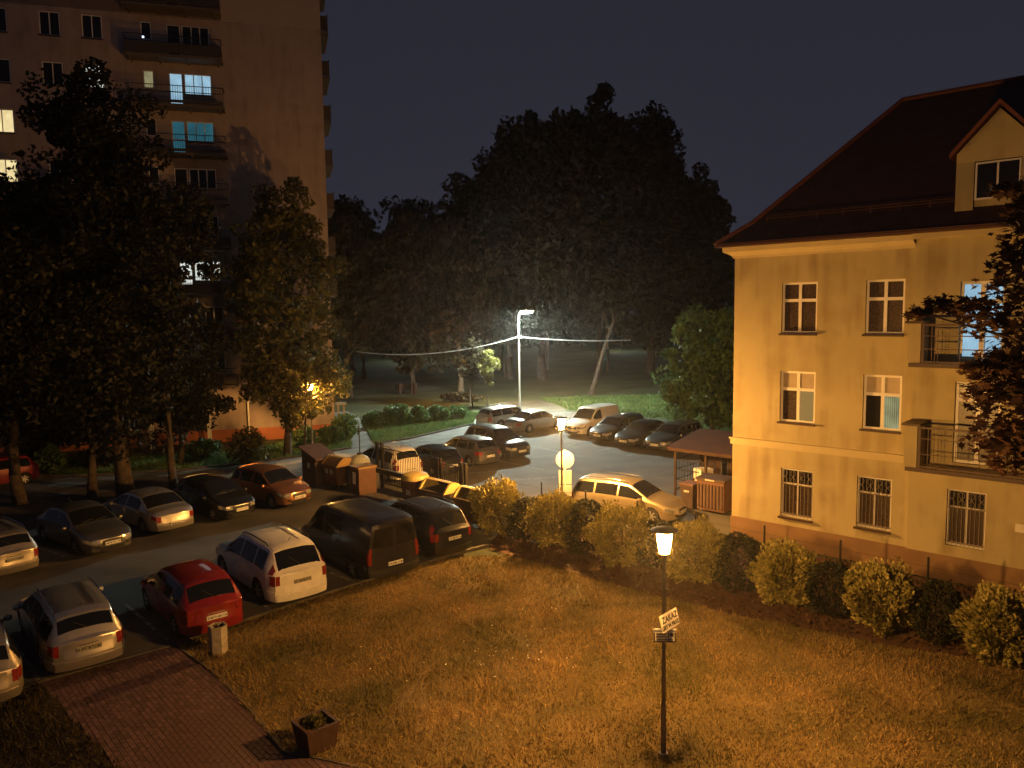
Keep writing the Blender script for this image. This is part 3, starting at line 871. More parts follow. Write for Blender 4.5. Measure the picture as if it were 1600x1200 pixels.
    for x, y, z in ((-10.35, -1.18, 24.7), (-10.5, -1.18, 12.9), (-7.9, -1.18, 13.0)):
        sp.box(x - .045, x + .045, y - .03, y, z, z + .09)
    sp.build('balcony_light', 'spark_blue', t)
    return t


tower()


# ---------------------------------------------------------------- trees and shrubs
def blob(n, c, rad, shell=0.35):
    d = rand_dirs(n)
    r = (shell + (1 - shell) * RNG.random(n) ** 0.5)[:, None]
    return np.array(c) + d * r * np.array(rad)


def tree(name, label, x, y, h, crown_r, base, leaf_m, leaf, nclump, per, trunk_r=.2, lean=(0, 0), bark='bark', group=None, clump=.75,
         zsq=1.0, cat='tree', droop=0.2, cone=0.0, limbs=7, crown_off=(0, 0), fill=0.35):
    """tapered trunk with limbs, crown of leaf clumps in an uneven ovoid"""
    t = thing(name, label, cat, (x, y, 0), 0, group)
    cz = (h + base) / 2; hz = (h - base) / 2
    cs = []
    while len(cs) < nclump:
        d = RNG.normal(size=3); d /= np.linalg.norm(d)
        r = fill + (1 - fill) * RNG.random() ** .6
        p = d * r
        wob = 1 + .22 * math.sin(3 * math.atan2(p[1], p[0]) + x) + .18 * math.sin(5 * p[2] + y)
        taper = 1 - cone * (p[2] + 1) / 2
        cs.append((p[0] * crown_r * wob * taper + crown_off[0] + lean[0] * (cz + p[2] * hz), p[1] * crown_r * wob * taper + crown_off[1] + lean[1] * (cz + p[2] * hz), cz + p[2] * hz * (1 + .08 * math.sin(4 * math.atan2(p[1], p[0])))))
    cs = np.array(cs)
    C = np.vstack([blob(per, c, np.array([1, 1, .75 * zsq]) * clump * (.6 + .8 * RNG.random())) for c in cs])
    obj_from('crown', leaves_mesh('crown', C, leaf, leaf_m, droop), t)
    b = MB()
    top = base + (h - base) * .72
    pts = [(lean[0] * z + .12 * math.sin(z * .7 + x), lean[1] * z + .12 * math.cos(z * .9 + y), z) for z in np.linspace(-.05, top, 9)]
    b.tube(pts, [trunk_r * (1.25 if i == 0 else 1 - .82 * i / 8) for i in range(9)], 8)
    for c in cs[RNG.permutation(len(cs))[:limbs]]:
        z0 = base * .7 + (top - base * .7) * random.random() * .7
        s = Vector((lean[0] * z0, lean[1] * z0, z0)); e2 = Vector(c); m_ = (s + e2) / 2 + Vector((0, 0, .25))
        b.tube([s, m_, e2], [trunk_r * .42, trunk_r * .25, trunk_r * .06], 5)
    b.build('trunk', bark, t, 60)
    return t


GL = 'trees in front of the apartment tower'
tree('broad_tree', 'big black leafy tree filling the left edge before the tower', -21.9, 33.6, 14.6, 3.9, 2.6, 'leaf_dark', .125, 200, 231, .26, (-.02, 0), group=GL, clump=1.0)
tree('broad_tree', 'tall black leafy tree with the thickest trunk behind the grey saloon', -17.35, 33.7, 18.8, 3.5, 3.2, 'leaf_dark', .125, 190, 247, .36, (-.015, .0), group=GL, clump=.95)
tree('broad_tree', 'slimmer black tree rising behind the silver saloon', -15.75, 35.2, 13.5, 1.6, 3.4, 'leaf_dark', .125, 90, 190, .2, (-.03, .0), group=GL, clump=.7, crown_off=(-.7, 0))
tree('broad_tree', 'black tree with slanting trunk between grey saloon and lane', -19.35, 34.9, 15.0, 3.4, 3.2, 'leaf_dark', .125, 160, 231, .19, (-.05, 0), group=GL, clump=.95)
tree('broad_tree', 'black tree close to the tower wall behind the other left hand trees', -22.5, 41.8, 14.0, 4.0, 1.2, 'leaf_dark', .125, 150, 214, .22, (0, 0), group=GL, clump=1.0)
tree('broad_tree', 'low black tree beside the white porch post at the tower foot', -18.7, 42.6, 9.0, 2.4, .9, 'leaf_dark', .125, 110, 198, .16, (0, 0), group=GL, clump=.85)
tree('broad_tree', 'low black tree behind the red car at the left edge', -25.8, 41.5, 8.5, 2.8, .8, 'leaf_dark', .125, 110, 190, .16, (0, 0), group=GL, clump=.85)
tree('maple_tree', 'maple lit yellow from within by a hidden street lamp beside the tower', -13.2, 44.6, 15.6, 4.2, 2.3, 'leaf_maple', .16, 165, 95, .22, (.01, 0), clump=.8, cone=.40)
tree('added_maple', 'added low maple leaves painted brighter round the hidden lamp', -12.4, 45.0, 6.0, 2.3, 1.7, 'leaf_lamplit', .14, 95, 55, .07, (.05, 0), clump=.5, fill=.45)  # extra foliage added to widen the yellow glow of the lamp
GP = 'tall poplars behind the park'
for (x, y, h, r_, lab) in ((3.6, 91, 31.5, 5.8, 'dark poplar with a high ragged top left of centre in the park grove'),
                           (10.8, 95, 34.5, 6.2, 'tallest dark poplar at the middle of the park grove'),
                           (17.6, 97, 32.0, 5.6, 'dark poplar on the right flank of the park grove'),
                           (23.0, 98, 26.0, 5.0, 'shorter dark poplar beside the roof of the ochre house'),
                           (-.4, 93, 29.5, 3.8, 'narrow dark poplar on the left flank of the park grove')):
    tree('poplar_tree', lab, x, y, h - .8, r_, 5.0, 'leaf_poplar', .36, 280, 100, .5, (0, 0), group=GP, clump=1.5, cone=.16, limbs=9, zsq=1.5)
GD = 'dark trees at the end of the park'
for (x, y, h, r_, lab) in ((-22.5, 108, 24.0, 6.5, 'low dark tree mass right beside the tower edge'),
                           (-13.5, 112, 24.0, 6.2, 'dark round tree behind the park lawn with level top'),
                           (-6.6, 108, 26.5, 4.6, 'dark dome topped tree just left of the poplars'),
                           (-1.6, 106, 22.0, 4.2, 'dark tree in the notch beside the poplar flank')):
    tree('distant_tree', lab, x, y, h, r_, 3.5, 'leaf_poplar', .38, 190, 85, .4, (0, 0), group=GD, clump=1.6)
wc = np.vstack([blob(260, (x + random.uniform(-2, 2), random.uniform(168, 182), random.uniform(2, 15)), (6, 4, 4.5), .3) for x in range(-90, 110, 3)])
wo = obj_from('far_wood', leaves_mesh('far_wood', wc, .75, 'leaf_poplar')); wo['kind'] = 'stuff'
tree('hanging_tree', 'drooping park tree over the sandy path near the bench', -10.4, 80, 17.6, 4.6, 2.2, 'leaf_brown', .26, 200, 100, .3, group=None, clump=1.3, droop=.8, bark='bark')
tree('hanging_tree', 'drooping park tree with pale green lit side left of the street lamp', -5.4, 79.5, 16.6, 4.0, 2.6, 'leaf_brown', .24, 180, 90, .3, clump=1.2, droop=.8, bark='bark_pale')
tree('hanging_tree', 'drooping park tree nearest to the tower corner', -16.2, 76, 17.0, 3.9, 4.5, 'leaf_brown', .26, 160, 100, .3, clump=1.3, droop=.8, bark='bark')
tree('garden_tree', 'bushy green tree lit from the left beside the ochre house', 12.6, 48.2, 8.3, 2.7, .8, 'leaf_green', .17, 130, 120, .18, clump=.75)
tree('sapling', 'small sapling with bright yellow green leaves left of the tall lamp post', -2.0, 64.4, 4.9, .95, 1.9, 'leaf_lime', .12, 34, 42, .05, clump=.40, bark='bark', fill=.1)
tree('leaning_tree', 'bare looking tree with long slanting trunk on the park lawn', 7.6, 74.5, 13.5, 3.2, 7.5, 'leaf_poplar', .28, 60, 60, .26, (.33, 0), bark='bark', clump=1.1)
tree('park_tree', 'slim tree with pale trunk behind the tall lamp post', 4.8, 106, 14, 3.0, 6.0, 'leaf_poplar', .3, 50, 60, .32, (.02, 0), bark='bark_pale', clump=1.2)
tree('park_tree', 'thin pale crooked trunk at the end of the overhead cable', 12.8, 103, 13, 2.6, 8.0, 'leaf_poplar', .3, 40, 60, .2, (.0, 0), bark='bark_pale', clump=1.2)
tree('park_tree', 'dark trunk standing on the far lit lawn by the tower', -18.6, 96, 11, 3.4, 4.5, 'leaf_poplar', .3, 60, 70, .3, bark='bark', clump=1.2)

# purple maple reaching in from the right, close to the camera
pm = thing('purple_maple', 'near dark purple maple whose leafy boughs reach in from the right edge', 'tree', (10.25, 13.4, 0))
bs = [((-1.6, .5, 7.95), .5), ((-2.1, .3, 8.25), .36), ((-2.7, .2, 8.3), .26), ((-3.1, .1, 8.15), .18), ((-1.0, .4, 8.6), .8), ((-.9, .2, 9.6), .75), ((-1.35, .2, 9.9), .35), ((-1.7, .2, 10.25), .25),
      ((-1.0, .3, 7.3), .8), ((-1.2, .4, 6.5), .8), ((-1.7, .4, 6.75), .42), ((-1.25, .5, 5.8), .65), ((-1.0, .6, 5.45), .5), ((0, 0, 8), 1.4), ((0, 0, 10), 1.4), ((.6, 0, 6.5), 1.2), ((-.7, 0, 10.6), .5),
      ((-1.5, .3, 7.25), .4), ((-1.9, .35, 7.1), .3), ((-1.45, .3, 9.1), .35), ((1.5, .5, 9), 1.5), ((-.8, .3, 5.9), .7), ((-.5, .2, 7.2), .9), ((-.4, .2, 9.0), 1.0), ((-1.1, .3, 6.9), .6), ((-.9, .3, 10.2), .5), ((-.2, 0, 5.6), .8)]
Cm = np.vstack([blob(int(430 * r_ ** 2 + 40), c, (r_ * 1.15, r_, r_ * .62), .1) for c, r_ in bs])


def maple_leaves(C, size):
    n = len(C)
    a = rand_dirs(n); a[:, 2] = a[:, 2] * .5 - .35; a /= np.linalg.norm(a, axis=1)[:, None]
    up = rand_dirs(n) * .6 + np.array([0, 0, 1.0])
    b = np.cross(a, up); b /= np.linalg.norm(b, axis=1)[:, None] + 1e-9
    s = size * (.65 + .7 * RNG.random(n))[:, None]
    out = [(-.9, 0), (-.25, .42), (-.55, .95), (.15, .50), (.45, .80), (.45, .28), (1.1, 0), (.45, -.28), (.45, -.80), (.15, -.50), (-.55, -.95), (-.25, -.42)]
    V = np.stack([C + a * s * u + b * s * v for u, v in out], axis=1)
    return V


obj_from('crown', quads_mesh('crown', maple_leaves(Cm, .095), 'leaf_purple'), pm)
bb = MB()
bb.tube([(0, 0, -.05), (.05, 0, 3), (0, .05, 6), (-.05, 0, 9), (0, 0, 11)], [.24, .18, .14, .09, .03], 8)
for c, r_ in bs:
    bb.tube([(0, 0, max(3.5, c[2] - 1.6)), (c[0] * .5, c[1] * .5, c[2] - .45), c], [.05, .03, .008], 5)
bb.build('trunk', 'bark', pm, 60)


def shrub(name, label, x, y, rx, ry, h, m, leaf, n, group=None, cat='shrub', z0=0.05, rz=0.0, lumps=14):
    cs = []
    for _ in range(lumps):
        d = RNG.normal(size=3); d /= np.linalg.norm(d); d *= .35 + .5 * RNG.random()
        cs.append((d[0] * rx * .8, d[1] * ry * .8, h * .5 + d[2] * h * .40 + z0))
    C = np.vstack([blob(n // lumps, c, (rx * .45, ry * .45, h * .28), .5) for c in cs])
    C = C[C[:, 2] > .02]
    t = thing(name, label, cat, (x, y, 0), rz, group)
    obj_from('foliage', leaves_mesh('foliage', C, leaf, m, -.2), t)
    b = MB()
    for _ in range(6):
        c = random.choice(cs)
        b.tube([(random.uniform(-.08, .08), random.uniform(-.08, .08), -.03), (c[0] * .5, c[1] * .5, c[2] * .6), c], [.03, .02, .006], 5)
    b.build('stem', 'bark', t)
    return t


# golden globe thujas and dark conifers along the bed
def thuja(name, label, x, y, r, h, m, group, n=4200, col=False):
    t = thing(name, label, 'shrub', (x, y, 0), random.random() * 6, group)
    # flat upright sprays on a lumpy surface
    d = rand_dirs(n)
    az = np.arctan2(d[:, 1], d[:, 0])
    lump = 1 + .16 * np.sin(3 * az + 4 * d[:, 2] + 2.3 * x) + .13 * np.sin(5 * az - 3 * d[:, 2] + x) + .09 * np.sin(9 * az - 6 * d[:, 2] + y) + .06 * np.sin(17 * az + 11 * d[:, 2])
    rad = (.70 + .30 * RNG.random(n) ** .5) * lump
    if col:
        zz = (d[:, 2] + 1) / 2
        prof = np.clip(np.sin(np.pi * (zz * .86 + .10)) ** .6, .05, 1)
        P = np.stack([np.cos(az) * r * prof * rad, np.sin(az) * r * prof * rad, zz * h], 1)
        out = np.stack([np.cos(az), np.sin(az), .6 + 0 * az], 1)
    else:
        P = np.stack([d[:, 0] * r * rad, d[:, 1] * r * rad, h * .52 + d[:, 2] * h * .50 * rad], 1)
        out = d + np.array([0, 0, .7])
    out += RNG.normal(size=(n, 3)) * .35
    out /= np.linalg.norm(out, axis=1)[:, None]
    sd = np.cross(out, rand_dirs(n)); sd /= np.linalg.norm(sd, axis=1)[:, None]
    s = (.058 if not col else .050) * (.6 + .8 * RNG.random(n))[:, None]
    V = np.stack([P - out * s * .6, P + sd * s * .6 + out * s * .2, P + out * s * 1.15, P - sd * s * .6 + out * s * .2], 1)
    V = V[P[:, 2] > .03]
    obj_from('foliage', quads_mesh('foliage', V, m), t)
    b = MB()
    b.tube([(0, 0, -.05), (.02, 0, h * .5), (0, 0, h * .85)], [.05, .035, .01], 6)
    for k in range(5):
        a = k * 1.256
        b.tube([(0, 0, .15), (math.cos(a) * r * .35, math.sin(a) * r * .35, h * .4), (math.cos(a) * r * .6, math.sin(a) * r * .6, h * .62)], [.03, .02, .008], 5)
    b.build('stem', 'bark', t)
    return t


GT = 'golden thujas along the flower bed'
for x, y, r_, h, lab in ((-.55, 28.1, .95, 1.85, 'golden thuja beside the yellow lidded waste containers'),
                         (1.45, 26.55, .95, 1.75, 'golden thuja in front of the round road sign'),
                         (3.55, 24.55, 1.0, 1.75, 'golden thuja in front of the gold estate car'),
                         (5.5, 22.8, .92, 1.7, 'golden thuja glowing just right of the lawn lamp'),
                         (7.55, 20.9, .76, 1.65, 'golden thuja below the first barred window of the ochre house'),
                         (9.4, 19.1, .80, 1.6, 'golden thuja below the middle barred window of the ochre house'),
                         (11.35, 17.2, .82, 1.6, 'golden thuja at the right edge of the bed')):
    thuja('golden_thuja', lab, x, y, r_, h, 'thuja_gold', GT, 8500)
GC = 'dark conifers between the golden thujas'
for x, y, r_, h, lab in ((.55, 27.35, 0.72, 1.5, 'dark conifer between the golden thujas by the containers'),
                         (2.5, 25.7, 0.75, 1.8, 'dark conifer left of the gold car thuja'),
                         (4.6, 24.2, 0.8, 1.45, 'dark conifer behind the lawn lamp bowl'),
                         (6.55, 22.0, 0.7, 1.65, 'dark conifer in front of the ochre house corner'),
                         (8.55, 20.15, 0.72, 1.35, 'dark conifer between the two thujas under the windows'),
                         (10.4, 18.3, .55, 1.5, 'dark conifer before the last golden thuja')):
    thuja('dark_conifer', lab, x, y, r_, h, 'thuja_dark', GC, 4200, True)
# low ground cover in the bed
bedc = scatter(bed_poly, 5200)
bedz = np.concatenate([bedc, .03 + .10 * RNG.random((5200, 1))], 1)
bo = obj_from('ground_cover', leaves_mesh('ground_cover', bedz, .055, 'leaf_purple', -.3)); bo['kind'] = 'stuff'

GS = 'shrubs by the tower and the lane'
for x, y, rx, ry, h, m, lab in ((-14.4, 41.4, 1.5, 1.1, 2.1, 'leaf_maple', 'large loose shrub at the lane behind the bronze car'),
                                (-17.6, 43.6, 1.3, .9, 1.2, 'leaf_green', 'green shrub by the white porch post'),
                                (-12.8, 46.9, 1.1, .8, 1.3, 'leaf_green', 'green shrub under the lit maple'),
                                (-11.6, 48.2, 1.1, .8, 1.2, 'leaf_green', 'dark green clipped shrub next to the hidden lamp'),
                                (-10.9, 49.5, 1.0, 1.0, 1.75, 'leaf_green', 'rounded pale green shrub at the corner of the footpath'),
                                (-22.5, 41.3, 1.5, .8, 1.1, 'leaf_dark', 'dark shrub below the tower windows'),
                                (-24.2, 39.9, .9, .7, 1.5, 'leaf_green', 'dim green shrub beside the red parked car')):
    shrub('roadside_shrub', lab, x, y, rx, ry, h, m, .11, 1500, GS)
GH = 'clipped bushes of the lane hedge'
for x, y, rx, ry, h, lab in ((-9.8, 54.7, 1.15, .8, 1.15, 'first bush of the lane hedge beside the footpath'),
                             (-8.35, 55.5, 1.1, .9, 1.55, 'tallest round bush of the lane hedge'),
                             (-6.9, 56.6, 1.1, .8, 1.2, 'middle bush of the lane hedge'),
                             (-5.5, 57.7, 1.0, .8, 1.15, 'bush of the lane hedge one short of its end'),
                             (-4.2, 58.9, .95, .75, 1.0, 'last low bush of the lane hedge by the white estate')):
    shrub('hedge_bush', lab, x, y, rx, ry, h, 'leaf_green', .12, 1900, GH, 'hedge')
shrub('brown_bush', 'low brown bush on the park lawn beside the sapling', -4.6, 70, 2.2, .9, .8, 'leaf_brown', .13, 1300)


# ---------------------------------------------------------------- lamps
def park_lamp(x, y, label, hh=4.3, bowl='sodium_bowl'):
    t = thing('park_lamp', label, 'street lamp', (x, y, 0), 0, 'sodium park lamps')
    p = MB(); p.cyl((0, 0, -.05), (0, 0, 1.0), .052, .050, 10); p.cyl((0, 0, 1.0), (0, 0, hh - .47), .040, .036, 10); p.cyl((0, 0, 0), (0, 0, .06), .11, .09, 10)
    p.build('pole', 'lamp_metal', t, 40)
    MB().lathe([(.045, hh - .52), (.07, hh - .47), (.10, hh - .44), (.10, hh - .425)], 14).build('collar', 'lamp_metal', t, 40)
    MB().lathe([(.075, hh - .42), (.095, hh - .36), (.125, hh - .18), (.135, hh - .05), (.13, hh - .035)], 18).build('glass_bowl', bowl, t, 60)
    MB().lathe([(.14, hh - .03), (.25, hh - .02), (.25, hh - .005), (.17, hh + .03), (.07, hh + .05), (.02, hh + .055)], 20).build('cap', 'lamp_metal', t, 40)
    return t


park_lamp(2.72, 13.6, 'lit lamp on the lawn carrying the no ball games sign', 4.3, 'sodium_bowl_old')
park_lamp(1.85, 28.9, 'lit lamp in front of the round road sign', 4.2, 'sodium_bowl_new')
park_lamp(-12.0, 45.5, 'lit lamp hidden inside the maple crown by the tower', 4.1, 'sodium_bowl_far')
park_lamp(-3.7, 67.6, 'yellow lamp glimpsed through leaves left of the tall lamp post', 4.2, 'sodium_bowl_dim')
tree('sapling', 'dark leafy sapling standing in front of the glimpsed yellow lamp', -3.45, 66.0, 5.6, 1.2, 2.0, 'leaf_brown', .13, 60, 60, .06, clump=.45, fill=.2)

tl = thing('street_lamp', 'tall pale lamp post with white LED head at the far end of the car park', 'street lamp', (.62, 63.9, 0))
p = MB(); p.cyl((0, 0, -.05), (0, 0, 1.3), .11, .10, 10); p.cyl((0, 0, 1.3), (0, 0, 7.6), .085, .06, 10)
p.tube([(0, 0, 7.6), (.02, -.03, 7.95), (.18, -.2, 8.15), (.42, -.45, 8.18)], .04, 8)
p.build('pole', 'steel_pole', tl, 40)
mt = Matrix.Translation((.6, -.63, 8.2)) @ Matrix.Rotation(-.78, 4, 'Z')
p = MB(); p.box(-.36, .42, -.34, .34, .02, .08, mt); p.box(-.36, -.33, -.34, .34, -.20, .018, mt)
p.box(-.329, .39, .31, .34, -.13, .018, mt); p.box(-.329, .39, -.34, -.31, -.085, .018, mt); p.box(.39, .42, -.34, .34, -.07, .018, mt)
p.build('head', 'steel_pole', tl)
# three tilted LED modules: to either side and to the front, none to the park behind
for mod, (w_, h_) in ((Matrix.Translation((0, -.10, -.07)) @ Matrix.Rotation(R(-64), 4, 'X'), (.34, .13)),
                      (Matrix.Translation((.22, 0, -.07)) @ Matrix.Rotation(R(90), 4, 'Z') @ Matrix.Rotation(R(-62), 4, 'X'), (.26, .13)),
                      (Matrix.Translation((0, .10, -.07)) @ Matrix.Rotation(R(180), 4, 'Z') @ Matrix.Rotation(R(-42), 4, 'X'), (.26, .05))):
    MB().box(-w_ / 2, w_ / 2, -h_ / 2, h_ / 2, -.012, .0, mt @ mod).build('led_panel', 'led_panel', tl)
p = MB(); p.box(.0, .22, -.12, .06, 5.95, 6.15); p.cyl((-.12, 0, 6.05), (.12, 0, 6.05), .13, n=10); p.build('cable_clamp', 'steel_pole', tl)
# lamp standing far behind the grove that lights the lawn there
fl = thing('street_lamp', 'small distant white lamp glimpsed through the poplars', 'street lamp', (21.5, 150.0, 0))
p = MB(); p.cyl((0, 0, -.05), (0, 0, 5.0), .08, .05, 8); p.build('pole', 'lamp_metal', fl, 40)
MB().lathe([(.10, 5.0), (.24, 5.1), (.24, 5.35), (.10, 5.42)], 10).build('globe', 'far_led', fl, 60)
f2 = copy_tree(fl); f2.location = (-16.0, 128.0, 0); f2['label'] = 'small distant white lamp glimpsed beside the tower'

# overhead cable
cb = MB()


def sag(a, b, s, n=18):
    a, b = Vector(a), Vector(b)
    return [a.lerp(b, i / n) - Vector((0, 0, s * 4 * (i / n) * (1 - i / n))) for i in range(n + 1)]


cb.tube(sag((.55, 63.9, 6.05), (-14.0, 69.5, 4.75), .75), .045, 6)
cb.tube(sag((.72, 63.9, 6.05), (10.9, 70.5, 5.4), .18), .045, 6)
tag(cb.build('overhead_cable', 'cable', None, 60), 'thick pale cable sagging both ways from the tall lamp post', 'cable')

# notice boards on the lawn lamp
nb = thing('notice_board', 'white board reading ZAKAZ GRY W PIŁKĘ fixed to the lawn lamp', 'sign', (2.72, 13.6, 2.62), R(48))
nb.rotation_euler = (R(-16), 0, R(48)); nb.location = (2.76, 13.565, 2.62)
MB().box(-.30, .30, -.066, -.058, -.15, .15).build('board', 'sign_white', nb)
MB().box(-.03, .03, -.058, .045, -.05, .05).build('bracket', 'lamp_metal', nb)


def text(body, size, x, y, z, parent, m='sign_ink', width=None):
    c = bpy.data.curves.new('lettering', 'FONT')
    c.body = body; c.size = size; c.align_x = 'CENTER'; c.align_y = 'CENTER'; c.extrude = .001; c.offset = .004
    c.materials.append(M[m])
    tmp = bpy.data.objects.new('lettering', c); COL.objects.link(tmp)
    me = bpy.data.meshes.new_from_object(tmp.evaluated_get(bpy.context.evaluated_depsgraph_get()))
    bpy.data.objects.remove(tmp)
    o = obj_from('lettering', me, parent)
    o.location = (x, y, z); o.rotation_euler = (R(90), 0, 0)
    return o


text('ZAKAZ', .155, .02, -.068, .045, nb)
text('GRY W PIŁKĘ', .095, .0, -.068, -.085, nb)
sb = thing('notice_board', 'small framed black and white board under the ZAKAZ board', 'sign', (2.72, 13.6, 2.33), R(-4))
sb.rotation_euler = (R(-14), 0, R(-4)); sb.location = (2.72, 13.57, 2.33)
MB().box(-.20, .20, -.062, -.054, -.11, .10).build('board', 'sign_white', sb)
q = MB()
q.box(-.20, .20, -.068, -.063, -.11, -.085); q.box(-.20, -.175, -.068, -.063, -.085, .06); q.box(.175, .20, -.068, -.063, -.085, .06)
q.box(-.16, .04, -.068, -.063, -.02, -.003); q.box(.06, .075, -.068, -.063, -.03, .06); q.box(.09, .165, -.068, -.063, .005, .05); q.box(-.15, .02, -.068, -.063, .02, .05); q.box(-.15, .15, -.068, -.063, -.065, -.05)
q.build('print', 'sign_ink', sb)
MB().box(-.21, .21, -.07, -.02, .101, .125).build('top_rail', 'white_iron', sb)

# round road sign seen from the back, with plates under it
rs = thing('road_sign', 'round road sign seen from behind with plates stacked below it', 'sign', (2.06, 30.1, 0), R(-4))
MB().cyl((0, 0, -.05), (0, 0, 2.75), .03, n=8).build('post', 'steel_pole', rs)
MB().cyl((0, -.01, 2.36), (0, .012, 2.36), .36, n=28).build('disc', 'sign_back', rs, 40)
MB().cyl((0, .013, 2.36), (0, .018, 2.36), .36, n=28).build('rim', 'chrome', rs, 40)
for z0, z1, w in ((1.37, 1.93, .25), (1.05, 1.33, .25), (.66, 1.02, .25), (.2, .62, .26)):
    MB().box(-w, w, -.01, .008, z0, z1).build('plate', 'sign_back', rs)
MB().box(-.26, .26, -.04, -.012, .84, .88).build('clamp_band', 'chrome', rs)

# concrete litter bin
lb = thing('litter_bin', 'six sided pale concrete litter bin behind the red hatchback', 'bin', (-7.32, 18.25, 0), .2)
n = 6
pr = [(.20, 0), (.215, .05), (.225, .66), (.235, .70), (.19, .70), (.18, .64), (.16, .30)]
MB().lathe(pr, n).build('shell', 'concrete', lb)
MB().lathe([(.172, .50), (.178, .66), (.165, .665), (.16, .50)], 12).build('liner', 'bin_dark', lb)

# planter box with sprouting plants
pl = thing('planter_box', 'square dark red planter at the corner of the brick path', 'planter', (-3.86, 14.05, 0), R(42))
b = MB().lathe([(.37, 0), (.48, .52), (.395, .52), (.36, .40)], 4)
b.v = [((x - y) * .7071, (x + y) * .7071, z) for x, y, z in b.v]
b.build('box', 'planter', pl)
MB().box(-.25, .25, -.25, .25, .402, .44).build('earth', 'soil', pl)
C = blob(160, (0, 0, .50), (.22, .22, .12), .1)
obj_from('plants', leaves_mesh('plants', C, .05, 'leaf_maple', -.8), pl)


# ---------------------------------------------------------------- fence, gate, barrier
fo = Vector((-0.46, 29.67)); fd = Vector((.72, -.70)).normalized()
fa = math.atan2(fd.y, fd.x)
fe = thing('wire_fence', 'thin dark posts and wires running behind the thujas', 'fence', (fo.x, fo.y, 0), fa)
for s in (0, 2.1, 4.2, 6.4, 8.6, 10.9, 13.1, 15.3, 17.5):
    MB().cyl((s, 0, -.05), (s, 0, 1.9), .03, n=8).build('post', 'iron', fe)
for z in (.3, 1.0, 1.65):
    MB().cyl((0, 0, z), (17.5, 0, z), .004, n=4).build('wire', 'iron', fe)

gt = thing('sliding_gate', 'black barred sliding gate standing across the car park entrance', 'gate', (-6.5, 36.3, 0), math.atan2(-4.7, 4.6))
for x in (0.0, .42):
    MB().box(x - .06, x + .06, -.06, .06, -.05, 2.15).build('post', 'iron', gt)
for x in (4.55, 4.8):
    MB().box(x - .05, x + .05, -.05, .05, -.05, 1.95).build('post', 'iron', gt)
for x in (6.15, 6.45):
    MB().box(x - .06, x + .06, -.06, .06, -.05, 1.95).build('post', 'iron', gt)
for x0, x1, zt in ((.55, 4.48, 1.9), (4.9, 6.05, 1.75)):
    MB().box(x0, x1, -.02, .02, zt - .04, zt).build('rail', 'iron', gt)
    MB().box(x0, x1, -.02, .02, .18, .24).build('rail', 'iron', gt)
    bar = MB().box(-.011, .011, -.011, .011, .24, zt - .04).mesh('bar', 'iron')
    n = int((x1 - x0) / .13)
    for i in range(n + 1):
        o = obj_from('bar', bar, gt); o.location = (x0 + .02 + (x1 - x0 - .04) * i / n, 0, 0)
ba = thing('barrier_arm', 'thick dark horizontal barrier arm with pale end in front of the gate', 'barrier', (-6.55, 35.85, 0), math.atan2(-4.7, 4.6))
p = MB(); p.box(-.45, 4.3, -.07, .07, .78, .98); p.build('arm', 'iron', ba)
MB().box(-.45, 4.3, -.06, .06, .982, 1.0).build('top_strip', 'sign_back', ba)
MB().cyl((.18, 0, -.05), (.18, 0, .78), .11, n=10).build('stand', 'white_iron', ba)


